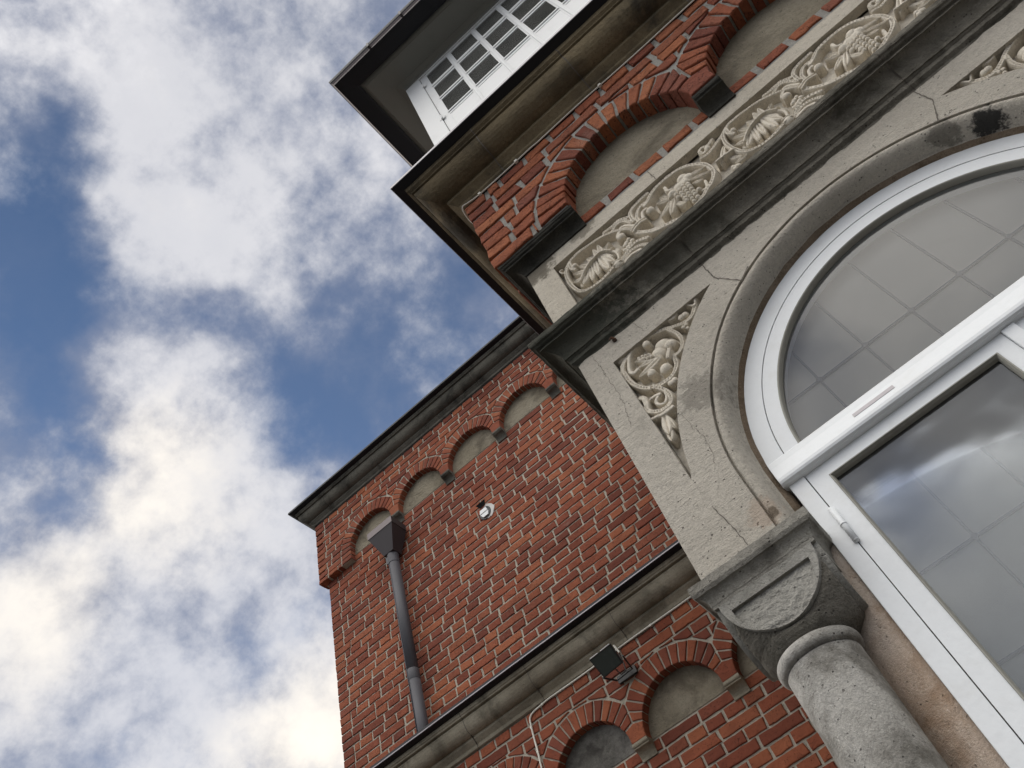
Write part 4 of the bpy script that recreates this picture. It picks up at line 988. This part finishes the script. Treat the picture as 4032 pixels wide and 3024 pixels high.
obj('trim', sweep([(.050, 4.440), (.058, 4.447), (.060, 4.476), (.068, 4.482), (.086, 4.489), (.088, 4.494)], pr_, step=.2), M['soffit'], eaves)
sf = sweep([(.087, 4.491), (.110, 4.492), (.1985, 4.500), (.200, 4.503), (.2235, 4.524)], pr_, step=.2)
obj('soffit', join(setm(sf, 0), setm(tube([(XL-.088, D0-.088, 4.4925), (XL-.222, D0-.222, 4.5225)], .0012, 6), 1)), [M['soffit'], M['joint']], eaves)
gt = sweep([(.2225, 4.530), (.2225, 4.506), (.232, 4.502), (.300, 4.4975), (.3155, 4.498), (.3165, 4.503)], pr_, step=.3, amp=.0006, sc=6)
lp = sweep([(.3163, 4.5025), (.3175, 4.516), (.324, 4.524), (.326, 4.5265)], pr_, step=.3)
lp2 = sweep([(.3258, 4.526), (.330, 4.532), (.3335, 4.548), (.334, 4.557), (.328, 4.562), (-.2, 4.60)], pr_, step=.3)
gu = obj('gutter', join(setm(gt, 0), setm(lp, 1), setm(lp2, 0)), [M['zinc'], plain('brown gutter lip', (.16, .13, .13), .5, .2)], eaves)
for x in (-.33, -.10, .25): obj('clip', box(x-.006, x+.006, D0-.337, D0-.315, 4.499, 4.562), M['hopper'], gu)
obj('roof_deck', box(XL-.2, xr_, D0-.2, 3.74, 4.56, 4.598), M['zinc'], eaves)

# ------------------------------------------------------------------ things fixed to the walls
pipe = thing('downpipe', 'round grey downpipe with a hopper head on the upper brick wall', 'downpipe', (-2.925, 3.86, 2.88))
px, py, pr0 = -2.925, 3.872, .044
obj('pipe', join(tube([(px, py, 4.72), (px, py, 3.545)], pr0, 32), tube([(px, py, 3.545), (px, py, 2.80)], pr0-.0015, 32), tube([(px-.018, py-pr0+.002, 4.7), (px-.018, py-pr0+.002, 2.8)], .003, 6)), M['pipe'], pipe, smooth=True)
obj('collar', tube([(px, py, 3.50), (px, py, 3.505), (px, py, 3.585), (px, py, 3.59)], [pr0-.002, pr0+.0008, pr0+.0008, pr0-.001], 32, cap=False), M['pipe'], pipe, smooth=True)
obj('collar', join(tube([(px, py, 4.60), (px, py, 4.605), (px, py, 4.725)], [pr0-.001, pr0+.003, pr0+.003], 32, cap=True), box(px-.038, px-.012, py-pr0-.002, py-pr0+.008, 4.60, 4.67)), M['pipe'], pipe)
hx0, hx1, hy0, hy1 = -3.052, -2.788, 3.752, 3.925
hv = [(hx0, hy0, 4.902), (hx1, hy0, 4.902), (hx1, hy1, 4.902), (hx0, hy1, 4.902), (px-.05, py-.05, 4.70), (px+.05, py-.05, 4.70), (px+.05, py+.05, 4.70), (px-.05, py+.05, 4.70)]
hop = obj('hopper_head', (hv, [(0, 4, 5, 1)[::-1], (1, 5, 6, 2)[::-1], (2, 6, 7, 3)[::-1], (3, 7, 4, 0)[::-1], (4, 7, 6, 5)[::-1], (0, 1, 2, 3)[::-1]]), M['hopper'], pipe)
rimf = extrude_poly([(hx0-.002, 4.900), (hx1+.002, 4.900), (hx1+.002, 4.966), (hx0-.002, 4.966)], [], hy0-.003, hy0+.002)
obj('rim', join(setm(rimf, 0), setm(box(hx1-.001, hx1+.003, hy0+.0025, hy1, 4.900, 4.966), 1), setm(box(hx0-.003, hx0+.001, hy0+.0025, hy1, 4.900, 4.966), 1), setm(box(hx0+.002, hx1-.002, hy1-.006, hy1-.001, 4.903, 4.966), 1)), [M['hopper_rim'], M['hopper']], hop)

RT = Matrix(R_).transposed()
vent = thing('wall_vent', 'small round white vent with two slats in the upper brick wall', 'vent', (-2.04, 3.94, 4.43))
vx, vz = -2.04, 4.487
def disc(cx, cz, rx_, rz_, y0, y1, n=36, j=0):
    return extrude_poly([(cx+(rx_+rnd.gauss(0, j))*math.cos(2*math.pi*k/n), cz+(rz_+rnd.gauss(0, j))*math.sin(2*math.pi*k/n)) for k in range(n)], [], y0, y1)
obj('collar', disc(vx+.012, vz, .062, .068, YW-.006, YW+.01, j=.0035), plain('white vent mortar', (.62, .61, .58), .9, dirt=.4, sc=30), vent)
obj('hole', disc(vx-.010, vz-.002, .054, .060, YW-.0085, YW), M['black'], vent)
for z0, z1, xa, xb in ((4.491, 4.527, -.046, .030), (4.446, 4.481, -.036, .036)):
    sl_ = extrude_poly([(vx-.010+xa, z0), (vx-.010+xb, z0), (vx-.010+xb*.75, z1), (vx-.010+xa*.8, z1)] if z0 > 4.48 else [(vx-.010+xa*.6, z0), (vx-.010+xb*.7, z0), (vx-.010+xb, z1), (vx-.010+xa*1.2, z1)], [], YW-.018, YW-.009)
    obj('slat', sl_, M['white_up'], vent)
A_ = lambda x, y, d: tuple((RT @ Vector((1500+x*.40687-2016, 1500+y*.40687-1512, 3212.3)))*(d/(RT @ Vector((1500+x*.40687-2016, 1500+y*.40687-1512, 3212.3))).y))
fl_v = [A_(918, 1215, YW-.035), A_(1002, 1145, YW-.035), A_(1008, 1195, YW-.003), A_(962, 1240, YW-.003)]
obj('flap', (fl_v+[(x, y-.004, z) for x, y, z in fl_v], [(0, 1, 2, 3), (4, 7, 6, 5), (0, 4, 5, 1), (1, 5, 6, 2), (2, 6, 7, 3), (3, 7, 4, 0)]), M['black'], vent)

fld = thing('floodlight', 'small black floodlight on a bracket below the tan string cornice', 'floodlight', (-1.42, 3.72, 2.46))
RT = Matrix(R_).transposed()
def ray(x, y): r = RT @ Vector((x-2016, y-1512, 3212.3)); return r/r.y
def zq(x, y, Dp): r = ray(2000+x*.36166, 2424+y*.36166)*Dp; return Vector((r.x, r.y, r.z))
A, B_, C_, D4 = zq(885, 487, 3.50), zq(1112, 308, 3.50), zq(1252, 515, 3.575), zq(1046, 682, 3.575)
nrm = (B_-A).cross(D4-A).normalized()
if nrm.y < 0: nrm = -nrm
cen = (A+B_+C_+D4)/4
def quadbox(s0, s1, d0, d1):
    c0 = [cen+(q-cen)*s0+nrm*d0 for q in (A, B_, C_, D4)]; c1 = [cen+(q-cen)*s1+nrm*d1 for q in (A, B_, C_, D4)]
    return [tuple(v) for v in c0+c1], [(0, 1, 2, 3), (4, 7, 6, 5), (0, 4, 5, 1), (1, 5, 6, 2), (2, 6, 7, 3), (3, 7, 4, 0)]
hs = obj('housing', join(quadbox(1.0, 1.0, .004, .016), quadbox(.97, .80, .016, .045), quadbox(.6, .5, .045, .065)), M['black'], fld)
obj('glass', quadbox(.90, .90, .001, .006), M['lampglass'], hs)
sd = (B_-A).normalized(); edge = [tuple(A+(B_-A)*t-nrm*.001+(A-D4).normalized()*.003) for t in (.05, .42)]; edge2 = [tuple(A+(B_-A)*t-nrm*.001+(A-D4).normalized()*.003) for t in (.55, .97)]
obj('reflector_edge', join(tube(edge, .0028, 6), tube(edge2, .0028, 6)), M['white_up'], hs)
bl, br = zq(1185, 706, 3.70), zq(1352, 575, 3.70)
L0, R0 = cen+(D4-C_).normalized()*.082+nrm*.03+(D4-A).normalized()*.055, cen+(C_-D4).normalized()*.082+nrm*.03+(C_-B_).normalized()*.03
obj('bracket', join(tube([L0, bl, br, R0], .0055, 6), box(bl.x-.005, br.x+.01, 3.725, 3.742, bl.z-.008, br.z+.028)), M['black'], fld)
cbp = [cen+nrm*.05+(C_-B_).normalized()*.03, zq(1190, 600, 3.66), zq(1235, 640, 3.67), zq(1285, 600, 3.69), zq(1262, 520, 3.71), zq(1200, 400, 3.725)]
obj('power_lead', tube(cbp, .0035, 8), M['black'], fld)
bx = [zq(1152, 325, 3.72), zq(1215, 400, 3.72)]
obj('white_cable_end', tube(bx, .006, 8), M['cable'], fld)

def cable(name, label, pts, r, clips, cat='cable'):
    t = thing(name, label, cat, pts[0][:2]+(pts[0][2],))
    P_ = [Vector(p) for p in pts]; Q = []
    for i in range(len(P_)-1):
        p0, p1, p2, p3 = P_[max(i-1, 0)], P_[i], P_[i+1], P_[min(i+2, len(P_)-1)]
        for k in range(6):
            u = k/6; Q.append(.5*((2*p1)+(p2-p0)*u+(2*p0-5*p1+4*p2-p3)*u*u+(-p0+3*p1-3*p2+p3)*u**3))
    Q.append(P_[-1])
    obj('wire', tube(Q, r, 8), M['cable'], t, smooth=True)
    for c in clips: obj('clip', box(c[0]-.006, c[0]+.006, c[1]-.006, c[1]+.006, c[2]-.007, c[2]+.007, .0015), M['cable'], t)
    return t
yc = YG-.008
cable('cable', 'thin white cable under the tan string cornice, turning down the lower brick wall', [(-.60, yc, 2.665), (-.95, yc, 2.664), (-1.3, yc, 2.667), (-1.65, yc, 2.662), (-1.90, yc, 2.665), (-1.965, yc, 2.660), (-2.035, yc, 2.652), (-2.066, yc, 2.632), (-2.074, yc, 2.585), (-2.078, yc, 2.50), (-2.079, yc, 2.43), (-2.085, yc, 2.34), (-2.09, yc, 2.2)], .0055,
      [(-1.965, yc, 2.660), (-2.077, yc, 2.578), (-2.079, yc, 2.43), (-1.18, yc, 2.665)])
y2 = YB-.006
cable('cable', 'thin pale cable along the top of the porch brick arcade, bent round its corner', [(1.1, y2, 2.784), (.7, y2, 2.787), (.45, y2, 2.783), (.2, y2, 2.790), (.02, y2, 2.786), (-.02, y2, 2.789), (-.15, y2, 2.786), (-.27, y2, 2.789), (-.315, y2-.006, 2.787), (-.345, y2-.010, 2.779), (-.356, YB+.03, 2.770), (-.353, YB+.09, 2.768), (-.353, YB+.3, 2.766)], .0028,
      [(-.265, y2, 2.788), (-.09, y2, 2.787), (.30, y2, 2.787)])
st = zq(0, 0, 1)
q = ray(2420, 1341)*D0
iron = obj('iron_stub', join(tube([(q.x-.010, D0-.004, q.z+.012), (q.x-.002, D0-.012, q.z+.002), (q.x+.006, D0-.006, q.z-.006)], [.0025, .004, .003], 8), tube([(q.x+.001, D0+.004, q.z-.002), (q.x+.001, D0-.006, q.z-.002)], .006, 8)), M['rust'])
tag(iron, 'tiny rusty iron stub in the grey stone under the porch cornice', 'iron stub')
